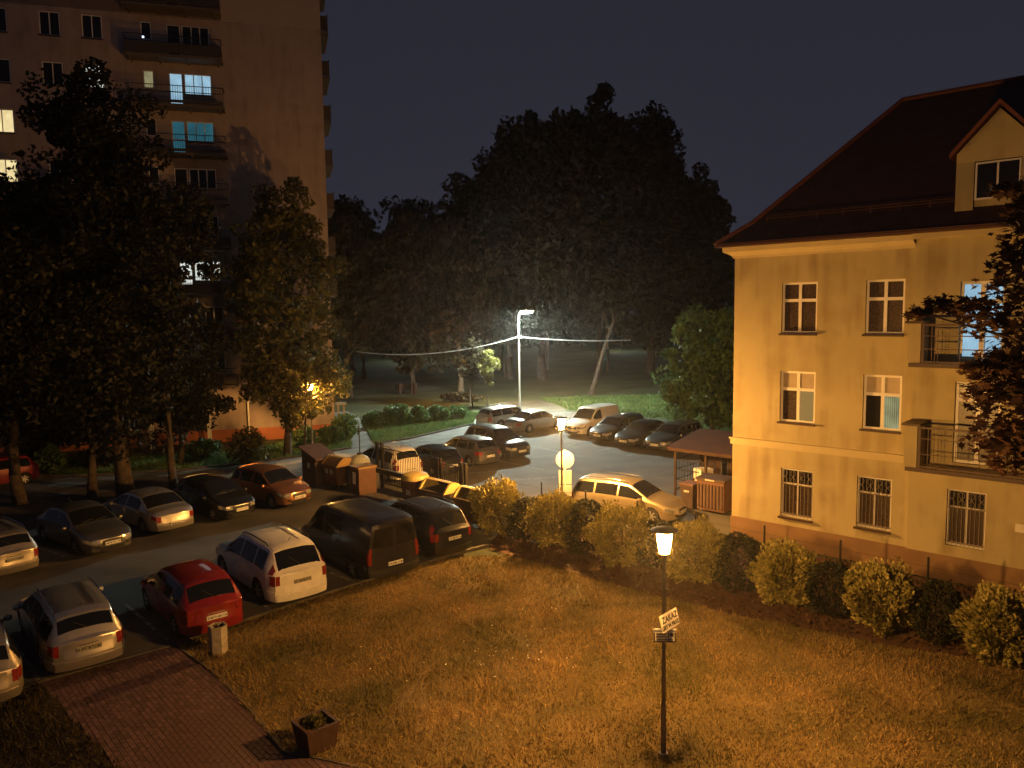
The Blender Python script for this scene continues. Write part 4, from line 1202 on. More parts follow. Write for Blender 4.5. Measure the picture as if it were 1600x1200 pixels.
# ---------------------------------------------------------------- waste containers
def container(label, x, y, rz, body, lid, L=1.25, W=1.0, H=1.05, group=None):
    """big wheeled container with a barrel lid"""
    t = thing('waste_container', label, 'waste container', (x, y, 0), rz, group)
    b = MB()
    l0, w0 = L / 2 - .1, W / 2 - .12; l1, w1 = L / 2, W / 2
    b.add([(-l0, -w0, .2), (l0, -w0, .2), (l0, w0, .2), (-l0, w0, .2), (-l1, -w1, H), (l1, -w1, H), (l1, w1, H), (-l1, w1, H)],
          [(3, 2, 1, 0), (4, 5, 6, 7), (0, 1, 5, 4), (1, 2, 6, 5), (2, 3, 7, 6), (3, 0, 4, 7)])
    b.box(-l1 - .03, l1 + .03, -w1 - .03, w1 + .03, H - .08, H + .002)
    for i in range(5):
        xx = -l1 + .12 + (2 * l1 - .24) * i / 4
        b.box(xx - .025, xx + .025, -w1 + .02, -w1 + .06, .45, H - .1)
    b.build('body', body, t)
    n = 8
    prof = [(-w1 + (2 * w1) * i / n, H + .004 + .36 * math.sin(math.pi * i / n) ** .8) for i in range(n + 1)]
    lb = MB()
    pb_ = prof if lid == 'bin_orange' else prof[4:]
    nn = len(pb_)
    lb.add([(-l1, y_, z_) for y_, z_ in pb_] + [(l1, y_, z_) for y_, z_ in pb_], [(i, i + 1, nn + 1 + i, nn + i) for i in range(nn - 1)])
    lb.build('lid', lid, t, 35)
    if lid != 'bin_orange': MB().box(-l1 + .05, l1 - .05, -w1 + .05, w1 - .1, H + .003, H + .006).build('shade_sheet', 'trim', t)  # black sheet paints the shade inside the half open lid
    ts = MB()
    tp_ = [(y_ * 1.03, H + .006 + (z_ - H) * 1.05) for y_, z_ in prof[3:6]]
    ts.add([(-l1 + .08, y_, z_) for y_, z_ in tp_] + [(l1 - .08, y_, z_) for y_, z_ in tp_], [(0, 1, 4, 3), (1, 2, 5, 4)])
    ts.build('lid_strip', 'bin_yellow' if lid != 'bin_orange' else 'bin_orange', t)
    for sx in (-1, 1):
        e_ = MB(); xx = sx * (l1 + .015)
        pr2 = [(y_ * 1.06, H - .06 + (z_ - H) * 1.12 + .04) for y_, z_ in prof]
        e_.add([(xx - .05, y_, z_) for y_, z_ in pr2] + [(xx + .05, y_, z_) for y_, z_ in pr2], [(i, i + 1, n + 2 + i, n + 1 + i) for i in range(n)] + [tuple(range(n + 1)), tuple(range(n + 1, 2 * n + 2))])
        e_.build('lid_end', 'bin_yellow' if lid != 'bin_orange' else 'bin_orange', t, 35)
        for sy in (-1, 1):
            MB().cyl((sx * (l0 - .08) - .03, sy * (w0 - .08), .1), (sx * (l0 - .08) + .03, sy * (w0 - .08), .1), .1, n=10).build('wheel', 'tyre', t)
    return t


ga = math.atan2(-.70, .72)
GW = 'waste containers by the gate'
container('yellow lidded container next to the small round topped bin', -2.95, 30.75, ga, 'bin_dark', 'bin_dark', 1.5, 1.05, 1.08, GW)
container('yellow lidded container hard against the first thuja', -1.45, 29.2, ga, 'bin_dark', 'bin_dark', 1.5, 1.05, 1.08, GW)
t = thing('recycling_bin', 'upright beige bin with rounded top at the end of the container row', 'bin', (-4.15, 32.0, 0), ga)
b = MB(); b.add([(-.36, -.34, .02), (.36, -.34, .02), (.36, .34, .02), (-.36, .34, .02), (-.46, -.42, 1.25), (.46, -.42, 1.25), (.46, .42, 1.25), (-.46, .42, 1.25)],
                [(3, 2, 1, 0), (4, 5, 6, 7), (0, 1, 5, 4), (1, 2, 6, 5), (2, 3, 7, 6), (3, 0, 4, 7)]); b.build('body', 'bin_brown', t)
MB().lathe([(.60, 1.254), (.60, 1.32), (.52, 1.46), (.30, 1.54), (.03, 1.56)], 16).build('lid', 'bin_yellow', t, 40)
MB().box(-.13, .13, -.40, -.375, .62, .84).build('sticker', 'bin_grey', t)
GB = 'bins left of the gate'
t = thing('clothing_bin', 'dark brown bin with sloping roof left of the orange lidded container', 'bin', (-9.55, 37.2, 0), ga, GB)
MB().prism([(-.6, 0), (.6, 0), (.6, 1.15), (.75, 1.25), (-.72, 1.7), (-.6, 1.5)], -.55, .55).build('body', 'bin_dark', t)
MB().prism([(.64, 1.30), (.80, 1.26), (.80, 1.32), (-.78, 1.80), (-.78, 1.74)], -.62, .62).build('roof', 'bin_brown', t)
MB().box(-.1, .12, -.565, -.552, .8, 1.05).build('sticker', 'bin_grey', t)
t = container('container with rounded orange lid between the brown bin and the bell bin', -8.35, 36.25, ga, 'bin_brown', 'bin_orange', 1.2, 1.05, 1.1, GB)
for xx in (-.15, .22): MB().box(xx - .1, xx + .1, -.575, -.555, .72, .92).build('sticker', 'bin_grey', t)
t = thing('bell_bin', 'pale green grey bell shaped recycling bin behind the reddish box', 'bin', (-7.35, 36.3, 0), 0, GB)
MB().lathe([(.50, .05), (.60, .2), (.60, .8), (.55, 1.15), (.40, 1.4), (.18, 1.52), (.02, 1.54)], 18).build('shell', 'bin_grey', t, 40)
MB().lathe([(.10, 1.5), (.12, 1.58), (.10, 1.62), (.02, 1.62)], 10).build('lifting_eye', 'iron', t)
t = thing('waste_box', 'tall reddish brown box bin with a white paper stuck on it', 'bin', (-6.95, 35.0, 0), math.atan2(.65, .76), GB)
MB().box(-.45, .45, -.42, .42, 0, 1.18).build('body', 'bin_brown', t)
MB().box(-.49, .49, -.46, .46, 1.182, 1.26).build('lid', 'bin_orange', t)
MB().box(-.464, -.452, -.12, .14, .45, 1.0).build('paper', 'paper', t)

# bin shelter by the house
sh = thing('bin_shelter', 'open bin shelter with dark red sloping roof beside the ochre house', 'shelter', (7.15, 33.4, 0), math.atan2(-.69, .72))
for x, y in ((0, 0), (1.5, 0), (3.0, 0), (0, 2.2), (3.0, 2.2)):
    MB().box(x - .045, x + .045, y - .045, y + .045, -.05, 2.05).build('post', 'timber', sh)
MB().prism([(-.25, 2.06), (3.2, 2.06), (3.2, 2.14), (-.25, 2.14)], -.25, .0).build('eave_board', 'timber', sh)
b = MB(); b.add([(-.3, -.3, 2.15), (3.3, -.3, 2.15), (3.3, 2.6, 2.62), (-.3, 2.6, 2.62), (-.3, -.3, 2.21), (3.3, -.3, 2.21), (3.3, 2.6, 2.68), (-.3, 2.6, 2.68)],
                [(3, 2, 1, 0), (4, 5, 6, 7), (0, 1, 5, 4), (1, 2, 6, 5), (2, 3, 7, 6), (3, 0, 4, 7)]); b.build('roof', 'shelter_roof', sh)
for z in (.3, .75, 1.2, 1.65): MB().box(.05, 1.45, -.015, .015, z, z + .04).build('rail', 'iron', sh)
for z in (.3, .75, 1.2, 1.65): MB().box(-.02, .02, .05, 2.15, z, z + .04).build('rail', 'iron', sh)
for i in range(11): MB().box(.05 + .14 * i - .008, .05 + .14 * i + .008, -.012, .012, .3, 1.65).build('bar', 'iron', sh)
MB().box(1.6, 2.9, 2.14, 2.17, .2, 1.9).build('back_board', 'timber', sh)
t = thing('slatted_container', 'ribbed brown container in front of the bin shelter', 'waste container', (8.25, 30.75, 0), math.atan2(-.69, .72))
MB().box(-.6, .6, -.48, .48, .12, 1.32).build('body', 'bin_brown', t)
MB().box(-.65, .65, -.53, .53, 1.322, 1.42).build('lid', 'bin_dark', t)
rib = MB().box(-.03, .03, -.52, -.482, .2, 1.18).mesh('slat', 'bin_dark')
for i in range(8):
    o = obj_from('slat', rib, t); o.location = (-.52 + .148 * i, 0, 0)
MB().box(-.2, .2, -.56, -.535, 1.35, 1.40).build('handle', 'sign_back', t)
t = thing('wheeled_bin', 'small dark wheeled bin left of the ribbed container', 'bin', (7.35, 31.35, 0), math.atan2(-.69, .72))
b = MB(); b.add([(-.24, -.26, .06), (.24, -.26, .06), (.24, .26, .06), (-.24, .26, .06), (-.30, -.34, 1.0), (.30, -.34, 1.0), (.30, .34, 1.0), (-.30, .34, 1.0)],
                [(3, 2, 1, 0), (4, 5, 6, 7), (0, 1, 5, 4), (1, 2, 6, 5), (2, 3, 7, 6), (3, 0, 4, 7)]); b.build('body', 'bin_dark', t)
MB().box(-.33, .33, -.38, .36, 1.004, 1.08).build('lid', 'bin_brown', t)
MB().box(-.12, .12, -.345, -.33, .72, .80).build('sticker', 'bin_grey', t)
for i in range(9):  # dark boards added at back and side to darken the shelter inside
    MB().box(.1 + .31 * i, .38 + .31 * i, 2.18, 2.2, .15, 2.0).build('dark_board', 'timber', sh)
    if i < 7: MB().box(2.98, 3.0, .1 + .3 * i, .37 + .3 * i, .15, 2.0).build('dark_board', 'timber', sh)
t = thing('cardboard_box', 'pale torn cardboard boxes heaped inside the bin shelter', 'box', (8.35, 32.9, 0), .4)
MB().box(-.5, .4, -.3, .3, 0, .9).build('box', 'bin_dark', t); MB().box(-.45, .2, -.28, .25, .904, 1.35).build('flap', 'paper', t)
t = thing('broken_chair', 'dark broken chair thrown on the heap in the bin shelter', 'chair', (9.3, 32.6, 0), .9)
MB().box(-.25, .25, -.25, .25, .95, 1.02).build('seat', 'trim', t); MB().box(-.25, .25, .22, .27, 1.02, 1.6).build('backrest', 'trim', t)
for x in (-.22, .22):
    for y in (-.22, .22): MB().box(x - .02, x + .02, y - .02, y + .02, .0, .95).build('leg', 'rim', t)
t = thing('rubbish_bag', 'pale rubbish bags piled behind the small wheeled bin', 'bag', (7.9, 31.9, 0))
C = MB(); C.lathe([(.05, 0), (.34, .08), (.38, .5), (.30, .9), (.22, 1.12), (.06, 1.25)], 9); C.build('bag', 'bin_grey', t, 60)

# park bench and bollards far away
bn = thing('park_bench', 'small dark bench on the sandy park path', 'bench', (-11.0, 78.0, 0), .1)
MB().box(-.9, .9, -.22, .22, .42, .47).build('seat', 'timber', bn)
MB().box(-.9, .9, .2, .25, .5, .9).build('backrest', 'timber', bn)
for x in (-.75, .75): MB().box(x - .04, x + .04, -.2, .22, -.05, .42).build('leg', 'iron', bn)
GBd = 'dark bins beside the park bench'
for x, lab in ((-11.55, 'dark litter bin under the drooping tree at the left of the bench'), (-10.35, 'first of two dark bins right of the park bench'), (-10.0, 'second of two dark bins right of the park bench')):
    t = thing('park_bin', lab, 'bin', (x + .2, 77.4, 0), 0, GBd)
    MB().lathe([(.17, 0), (.19, .05), (.20, 1.05), (.22, 1.08), (.18, 1.1)], 10).build('shell', 'bin_dark', t, 40)
    MB().cyl((0, .24, -.03), (0, .24, 1.2), .025, n=6).build('post', 'iron', t)
pb = thing('thin_post', 'thin pale post standing in the grass in front of the tower', 'post', (-11.75, 45.1, 0))
MB().cyl((0, 0, -.05), (0, 0, 1.4), .03, n=8).build('shaft', 'timber', pb)
pb2 = thing('thin_post', 'thin dark post at the lane behind the grey bell bin', 'post', (-9.0, 44.6, 0))
MB().cyl((0, 0, -.05), (0, 0, 1.7), .035, n=8).build('shaft', 'iron', pb2)


# ---------------------------------------------------------------- cars
def interp(pts, x):
    if x <= pts[0][0]: return pts[0][1]
    for (x0, y0), (x1, y1) in zip(pts, pts[1:]):
        if x <= x1: return y0 + (y1 - y0) * (x - x0) / (x1 - x0 + 1e-9)
    return pts[-1][1]


def smooth_fn(pts, w=.10):
    ks = np.linspace(-w, w, 7)
    return lambda x: float(np.mean([interp(pts, x + k) for k in ks]))


# top profile and belt given from the rear (x negative) to the nose
SHAPES = {
    'hatch': dict(L=3.95, W=1.68, top=[(-1.97, .93), (-1.93, .98), (-1.55, 1.40), (-1.1, 1.47), (-.2, 1.49), (.35, 1.44), (1.18, .98), (1.75, .86), (1.97, .72)],
                  belt=[(-1.97, .88), (-1.0, .90), (.8, .88), (1.2, .86), (1.97, .66)], glass_f=(.42, 1.10), glass_r=(-1.86, -1.57), side=[(-.05, .95), (-1.0, -.13), (-1.55, -1.08)],
                  wb=(-1.22, 1.26), wr=.30),
    'wagon': dict(L=4.45, W=1.73, top=[(-2.22, .88), (-2.19, .98), (-1.92, 1.38), (-1.7, 1.45), (-.4, 1.50), (.4, 1.45), (1.25, .98), (1.95, .84), (2.22, .70)],
                  belt=[(-2.22, .84), (-1.0, .89), (.8, .87), (1.25, .85), (2.22, .64)], glass_f=(.48, 1.16), glass_r=(-2.12, -1.94), side=[(-.02, 1.0), (-1.05, -.10), (-1.95, -1.14)],
                  wb=(-1.28, 1.38), wr=.31, rails=True),
    'sedan': dict(L=4.5, W=1.74, top=[(-2.25, .80), (-2.2, .95), (-1.70, 1.0), (-.95, 1.40), (-.3, 1.45), (.3, 1.41), (1.15, .97), (1.95, .83), (2.25, .68)],
                  belt=[(-2.25, .76), (-2.0, .86), (-1.0, .89), (.8, .87), (1.2, .85), (2.25, .63)], glass_f=(.38, 1.07), glass_r=(-1.62, -1.02), side=[(-.05, .95), (-1.15, -.13)],
                  wb=(-1.33, 1.35), wr=.31),
    'suv': dict(L=4.6, W=1.86, top=[(-2.3, 1.02), (-2.26, 1.10), (-1.92, 1.60), (-1.6, 1.67), (-.3, 1.71), (.35, 1.66), (1.15, 1.14), (1.95, 1.02), (2.3, .86)],
                belt=[(-2.3, .98), (-1.0, 1.04), (.8, 1.02), (1.2, 1.01), (2.3, .80)], glass_f=(.45, 1.08), glass_r=(-2.23, -1.92), side=[(-.05, .95), (-1.05, -.13), (-1.75, -1.13)],
                wb=(-1.36, 1.40), wr=.36, rails=True),
    'van': dict(L=4.85, W=1.94, top=[(-2.42, 1.86), (-2.36, 1.93), (-1.8, 1.97), (.6, 1.97), (.9, 1.90), (1.62, 1.14), (2.2, .98), (2.42, .80)],
                belt=[(-2.42, 1.02), (1.2, 1.04), (1.65, 1.02), (2.42, .74)], glass_f=(.98, 1.55), glass_r=None, side=[(.45, 1.3), (-.75, .35)],
                wb=(-1.45, 1.62), wr=.33, tumble=.17),
    'smallvan': dict(L=4.2, W=1.72, top=[(-2.1, 1.72), (-2.05, 1.79), (-1.5, 1.83), (.2, 1.82), (.5, 1.74), (1.25, 1.05), (1.85, .92), (2.1, .74)],
                     belt=[(-2.1, .96), (.8, .96), (1.25, .94), (2.1, .70)], glass_f=(.56, 1.18), glass_r=None, side=[(.05, .95)],
                     wb=(-1.3, 1.36), wr=.31, tumble=.17),
    'mpv': dict(L=4.35, W=1.78, top=[(-2.17, 1.0), (-2.13, 1.1), (-1.85, 1.52), (-1.5, 1.62), (-.3, 1.66), (.35, 1.58), (1.35, 1.02), (1.9, .90), (2.17, .74)],
                belt=[(-2.17, .92), (-1.0, .96), (.8, .93), (1.35, .90), (2.17, .68)], glass_f=(.45, 1.26), glass_r=(-2.07, -1.86), side=[(.0, 1.0), (-1.0, -.08), (-1.75, -1.08)],
                wb=(-1.3, 1.38), wr=.32, rails=True),
}
WHEELS = {}
PAINT = {}


def paint(name, col, metal=0.3):
    if name not in PAINT:
        c2 = tuple(min(1, c * 1.12 + .004) for c in col)
        if name in ('silver', 'tan', 'grey', 'bronze', 'gold', 'slate'): metal = .82
        PAINT[name] = mat('paint_' + name, col, .36 if metal > .5 else .3, c2, 5, metal=metal, coat=.8)
    return PAINT[name]


def wheel_meshes(r):
    if r in WHEELS: return WHEELS[r]
    ty = MB()
    prof = [(r * .62, -.095), (r * .92, -.10), (r, -.07), (r, .07), (r * .92, .10), (r * .62, .095)]
    ty.lathe(prof, 20)
    ty.v = [(x, z, y) for x, y, z in ty.v]
    ri = MB()
    ri.cyl((0, -.07, 0), (0, -.055, 0), r * .62, n=20)
    ri.cyl((0, -.108, 0), (0, -.07, 0), r * .16, n=10)
    for k in range(7):
        mt = Matrix.Rotation(2 * math.pi * k / 7, 4, 'Y')
        ri.box(r * .12, r * .64, -.10, -.07, -.028, .028, mt)
    ri2 = MB()
    ri2.v = [(x, -y, z) for x, y, z in ri.v]; ri2.f = ri.f
    WHEELS[r] = (ty.mesh('wheel', 'tyre', 40), ri.mesh('rim', 'rim'), ri2.mesh('rim', 'rim'))
    return WHEELS[r]


def car(shape, label, end, heading, color, which='rear', name='parked_car', cat='car', group='cars parked around the yard', trim=False, plate='plate_white',
        scale=1.0, rails=None, metal=.3, hood_dark=False, glassy=True):
    """end = ground point under the middle of the rear or front bumper, heading = direction the car points"""
    S = SHAPES[shape]
    L, W = S['L'], S['W']
    h = Vector(heading).normalized()
    c = Vector(end) + h * (L / 2) * scale * (1 if which == 'rear' else -1)
    if which == 'mid': c = Vector(end)
    t = thing(name, label, cat, (c.x, c.y, 0), math.atan2(h.y, h.x), group)
    t.scale = (scale,) * 3
    top = smooth_fn(S['top'], .07); belt0 = smooth_fn(S['belt'], .12)
    tum = S.get('tumble', .36); wr = S['wr']; xw = S['wb']; sill = .20; CR = .06
    belt = lambda x: min(belt0(x), top(x) - .085)

    def wid(x):
        e_ = .62
        d = max(0, abs(x) - (L / 2 - e_)) / e_
        return W / 2 * (1 - (.22 if x > 0 else (.17 if S['glass_r'] else .07)) * d ** 2.2)

    def zlow(x):
        z = sill + .05 * max(0, abs(x) - L / 2 + .5)
        for q in xw:
            R_ = wr + .055
            if abs(x - q) < R_: z = max(z, wr + math.sqrt(R_ ** 2 - (x - q) ** 2) - .0)
        return z

    def low(x, v, sg):
        z = zlow(x) + (belt(x) - zlow(x)) * v
        q = (z - sill) / (belt(x) - sill + 1e-6)
        bul = .945 + .055 * math.sin(min(1, max(0, q)) ** .7 * math.pi * .62) - .012 * max(0, q - .75) / .25
        return (x, sg * wid(x) * bul, z)

    def ytop(x):
        yb = abs(low(x, 1, 1)[1])
        dz = top(x) - belt(x)
        e_ = max(0, -x - (L / 2 - .9)) / .9 if S['glass_r'] else 0
        return yb - max(.05, tum * dz + .02 + .05 * e_)

    def upp(x, v, sg):
        yb = abs(low(x, 1, 1)[1])
        zt = top(x) - CR
        y = yb + (ytop(x) - yb) * (v ** 1.15)
        return (x, sg * y, belt(x) + (zt - belt(x)) * v)

    def tp(x, u):
        return (x, u * ytop(x), top(x) - CR * abs(u) ** 3.2)

    xs = sorted(set([round(v, 3) for v in np.linspace(-L / 2, L / 2, 46)] + [round(q + k * (wr + .054), 3) for q in xw for k in (-1, -.97, -.8, -.4, 0, .4, .8, .97, 1)]))
    LV = np.linspace(0, 1, 6); UV = np.linspace(0, 1, 4)[1:]; TV = [.90, .75, .5, 0]
    rows = []
    for x in xs:
        half = [low(x, v, 1) for v in LV] + [upp(x, v, 1) for v in UV] + [tp(x, u) for u in TV]
        rows.append(half + [(p_[0], -p_[1], p_[2]) for p_ in reversed(half[:-1])])
    B = MB(); B.grid(rows)

    # end faces: convex, with the bumper standing out
    def ring(x):
        return [low(x, v, 1) for v in LV] + [upp(x, v, 1) for v in UV]

    RG = {-1: ring(-L / 2), 1: ring(L / 2)}

    def cap(sd, u, z):
        rg = RG[sd]
        zs = [p_[2] for p_ in rg]; y = np.interp(z, zs, [p_[1] for p_ in rg])
        bump = .05 * math.exp(-((z - .45) / .2) ** 2) if S['glass_r'] or sd > 0 else .03 * math.exp(-((z - .4) / .16) ** 2)
        return (sd * (L / 2 + (.085 * (1 - abs(u) ** 2.2) + bump) * (1 - abs(u) ** 6)), u * y, z)

    for sd in (-1, 1):
        rg = RG[sd]; zs = [p_[2] for p_ in rg]
        us = np.linspace(-1, 1, 13)
        B.grid([[cap(sd, u, z) for u in us] for z in zs])
        zt = [tp(sd * L / 2, u) for u in us]
        B.grid([[cap(sd, u, zs[-1]) for u in us], [(p_[0], p_[1], p_[2] - .0005) for p_ in zt]])
    pm_ = paint(color[0], color[1], metal)
    body = B.build('body', pm_, t, 38)
    ub = MB(); ub.box(-L / 2 + .12, L / 2 - .12, -W / 2 + .16, W / 2 - .16, .17, .62); ub.build('underbody', 'trim', t)

    def patch(nm, fn, a, b, n, m, off=.006, par=None, mm=None):
        """surface patch fn(s, r), s in a, r in b, lifted off the body"""
        n1, n2 = n
        P = [[Vector(fn(a[0] + (a[1] - a[0]) * i / n1, b[0] + (b[1] - b[0]) * j / n2)) for j in range(n2 + 1)] for i in range(n1 + 1)]
        ctr = Vector((0, 0, .7))
        Q = []
        for i in range(n1 + 1):
            r_ = []
            for j in range(n2 + 1):
                du = P[min(i + 1, n1)][j] - P[max(i - 1, 0)][j]; dv = P[i][min(j + 1, n2)] - P[i][max(j - 1, 0)]
                nn = du.cross(dv)
                if nn.length < 1e-9: nn = P[i][j] - ctr
                nn.normalize()
                if nn.dot(P[i][j] - ctr) < 0: nn = -nn
                r_.append(P[i][j] + nn * off)
            Q.append(r_)
        k = mm or MB()
        k.grid(Q)
        edge = [(i, 0) for i in range(n1 + 1)] + [(n1, j) for j in range(1, n2 + 1)] + [(i, n2) for i in range(n1 - 1, -1, -1)] + [(0, j) for j in range(n2 - 1, 0, -1)]
        for (i, j), (i2, j2) in zip(edge, edge[1:] + edge[:1]):
            k.add([Q[i][j], Q[i2][j2], P[i2][j2], P[i][j]], [(0, 1, 2, 3)])
        if mm is not None: return None
        return k.build(nm, m, par or t, 35)

    # glass
    gf = S['glass_f']
    patch('windscreen', tp, gf, (-.93, .93), (5, 6), 'car_glass')
    if S['glass_r']:
        patch('rear_window', tp, S['glass_r'], (-.95, .95), (4, 6), 'car_glass')
    else:
        if shape == 'van':
            for sg in (-1, 1):
                a = sorted((sg * .08, sg * .86))
                patch('rear_window', lambda u, z: cap(-1, u, z), a, (1.12, 1.70), (4, 4), 'car_glass', .008)
        else:
            patch('rear_window', lambda u, z: cap(-1, u, z), (-.8, .8), (1.05, 1.55), (4, 4), 'car_glass', .008)
    if S['glass_r']:
        patch('tailgate', lambda u, z: cap(-1, u, z), (-.72, .72), (.50, belt(-L / 2) - .01), (8, 4), pm_, .007)
    patch('diffuser', lambda u, z: cap(-1, u, z), (-.70, .70), (.21, .235), (6, 1), 'trim', .034)
    for sg in (-1, 1):
        patch('sill_trim', lambda x, v: low(x, v, sg), (xw[0] + wr + .09, xw[1] - wr - .09), (.0, .10), (6, 1), 'trim', .008)
        for k, (a, b) in enumerate(S['side']):
            patch('side_window', lambda x, v: upp(x, v, sg), (a, b), (.10, .86), (5, 4), 'car_glass')
            d = patch('door', lambda x, v: low(x, v, sg), (a - (.02 if k else .0), b + (.05 if k == 0 else .0)) if k < 2 else (a + .25, b), (.14, .995), (5, 5), pm_, .005) if k < 2 else None
            if d is not None:
                hx = a + .10; pt = low(hx + .08, .86, sg)
                MB().box(hx, hx + .17, pt[1] - .02, pt[1] + .028 * sg if sg > 0 else pt[1] + .02, pt[2] - .015, pt[2] + .02).build('handle', pm_ if not trim else 'trim', d) if sg > 0 else \
                    MB().box(hx, hx + .17, pt[1] - .028, pt[1] + .02, pt[2] - .015, pt[2] + .02).build('handle', pm_ if not trim else 'trim', d)
        # mirror
        mx = gf[1] - .22; pt = upp(mx, .15, sg)
        mm_ = MB(); mm_.lathe([(.02, -.075), (.085, -.05), (.10, .0), (.085, .05), (.02, .075)], 10, (mx, pt[1] + sg * .12, pt[2] + .02))
        mm_.box(mx - .03, mx + .03, min(pt[1], pt[1] + sg * .08), max(pt[1], pt[1] + sg * .08), pt[2] - .03, pt[2] + .0)
        mm_.build('mirror', 'trim' if trim else pm_, t, 50)
        # lights
        zb = belt(-L / 2)
        k = MB()
        if shape in ('van', 'smallvan'):
            patch('', lambda u, z: cap(-1, u, z), sorted((sg * .88, sg * .99)), (.62, 1.12), (2, 4), None, .012, mm=k)
            patch('', lambda x, v: low(x, v, sg), (-L / 2 + .005, -L / 2 + .06), (.5, .98), (2, 3), None, .012, mm=k)
        elif shape in ('suv', 'mpv', 'wagon'):
            patch('', lambda u, z: cap(-1, u, z), sorted((sg * .84, sg * .99)), (zb - .27, zb - .005), (3, 4), None, .012, mm=k)
            patch('', lambda x, v: low(x, v, sg), (-L / 2 + .005, -L / 2 + .17), (.62, .985), (3, 3), None, .012, mm=k)
            patch('', lambda x, v: upp(x, v, sg), (-L / 2 + .10, -L / 2 + .24), (.05, .80), (2, 3), None, .010, mm=k) if shape != 'wagon' else None
        else:
            patch('', lambda u, z: cap(-1, u, z), sorted((sg * .78, sg * .99)), (zb - .22, zb - .01), (3, 4), None, .012, mm=k)
            patch('', lambda x, v: low(x, v, sg), (-L / 2 + .005, -L / 2 + .22), (.72, .98), (3, 3), None, .012, mm=k)
        k.build('tail_light', 'tail', t, 40)
        zn = belt(L / 2)
        k = MB()
        patch('', lambda u, z: cap(1, u, z), sorted((sg * .58, sg * .985)), (zn - .13, zn + .02), (4, 3), None, .012, mm=k)
        patch('', lambda x, v: low(x, v, sg), (L / 2 - .30, L / 2 - .004), (.70, .97), (4, 3), None, .012, mm=k)
        k.build('headlight', 'head', t, 40)
        k = MB()
        patch('', lambda u, z: cap(1, u, z), sorted((sg * .62, sg * .84)), (.33, .42), (2, 2), None, .006, mm=k)
        k.build('fog_light', 'head' if shape == 'suv' else 'trim', t)
        # wheels
        ty, r1, r2 = wheel_meshes(wr)
        for q in xw:
            w = obj_from('wheel', ty, t); w.location = (q, sg * (W / 2 - .125), wr)
            obj_from('rim', r1 if sg < 0 else r2, w)
    # grille, plates, bumpers
    zn = belt(L / 2)
    patch('grille', lambda u, z: cap(1, u, z), (-.50, .50), (zn - .16, zn - .02), (6, 2), 'trim', .010)
    patch('grille_bar', lambda u, z: cap(1, u, z), (-.50, .50), (zn - .015, zn + .01), (6, 1), 'chrome', .016)
    patch('air_intake', lambda u, z: cap(1, u, z), (-.62, .62), (.24, .36), (6, 1), 'trim', .012)
    zp = .52 if shape != 'sedan' else .66
    zr = {'hatch': .60, 'wagon': .66, 'sedan': .46, 'suv': .74, 'van': .56, 'smallvan': .6, 'mpv': .66}[shape]

    def plate_obj(sd, z):
        x = cap(sd, 0, z)[0] + sd * .022
        o = MB()
        o.add([(x, -.26 * sd, z - .056), (x, .26 * sd, z - .056), (x, .26 * sd, z + .056), (x, -.26 * sd, z + .056),
               (x - sd * .03, -.26 * sd, z - .056), (x - sd * .03, .26 * sd, z - .056), (x - sd * .03, .26 * sd, z + .056), (x - sd * .03, -.26 * sd, z + .056)],
              [(0, 1, 2, 3), (0, 4, 5, 1), (1, 5, 6, 2), (2, 6, 7, 3), (3, 7, 4, 0)])
        ob = o.build('number_plate', plate, t, fix=False)
        uv = ob.data.uv_layers.new(name='UVMap')
        f0 = [(0, 0), (1, 0), (1, 1), (0, 1)]
        for li in range(len(ob.data.loops)):
            uv.data[li].uv = f0[li] if li < 4 else (0, 0)
        return ob

    plate_obj(1, .47); plate_obj(-1, zr)
    bm_ = 'trim' if trim else pm_
    k = MB(); patch('', lambda u, z: cap(-1, u, z), (-.985, .985), (.24, .44), (12, 4), None, .03, mm=k)
    for sg in (-1, 1): patch('', lambda x, v: low(x, v, sg), (-L / 2 + .004, -L / 2 + .36), (.03, .40), (3, 3), None, .022, mm=k)
    k.build('rear_bumper', bm_, t, 45)
    k = MB(); patch('', lambda u, z: cap(1, u, z), (-.985, .985), (.20, .235), (12, 2), None, .03, mm=k)
    k.build('front_lip', 'trim', t, 45)
    if S['glass_r']:
        patch('tailgate_handle', lambda u, z: cap(-1, u, z), (-.30, .30), (zr + .085, zr + .11), (6, 1), 'chrome' if shape in ('hatch', 'wagon') else pm_, .016)
        xg = S['glass_r'][0]; p0 = Vector(tp(xg + .01, 0)) + Vector((-.02, 0, .012)); p1 = Vector(tp(xg + (S['glass_r'][1] - xg) * .55, .40)) + Vector((-.03, 0, .012))
        if shape not in ('sedan',): MB().tube([p0, p1], .010, 5).build('rear_wiper', 'trim', t)
    if shape in ('hatch', 'suv', 'mpv', 'wagon'):
        xe = S['glass_r'][1] + .03
        patch('spoiler', tp, (xe, xe + .20), (-.94, .94), (2, 6), pm_, .022)
    if shape == 'van':
        MB().box(-L / 2 - .075, -L / 2 - .06, -.012, .012, .5, 1.8).build('door_seam', 'trim', t)
        for sg in (-1, 1):
            MB().box(-2.3, 1.2, sg * (W / 2 - .01) - .015, sg * (W / 2 - .01) + .015, .46, .56).build('side_moulding', 'trim', t)
    xc = gf[1] - .03
    for s_ in (-.6, .05): MB().tube([Vector(tp(xc, s_)) + Vector((0, 0, .012)), Vector(tp(xc - .07, s_ + .55)) + Vector((.0, 0, .014))], .009, 5).build('wiper', 'trim', t)
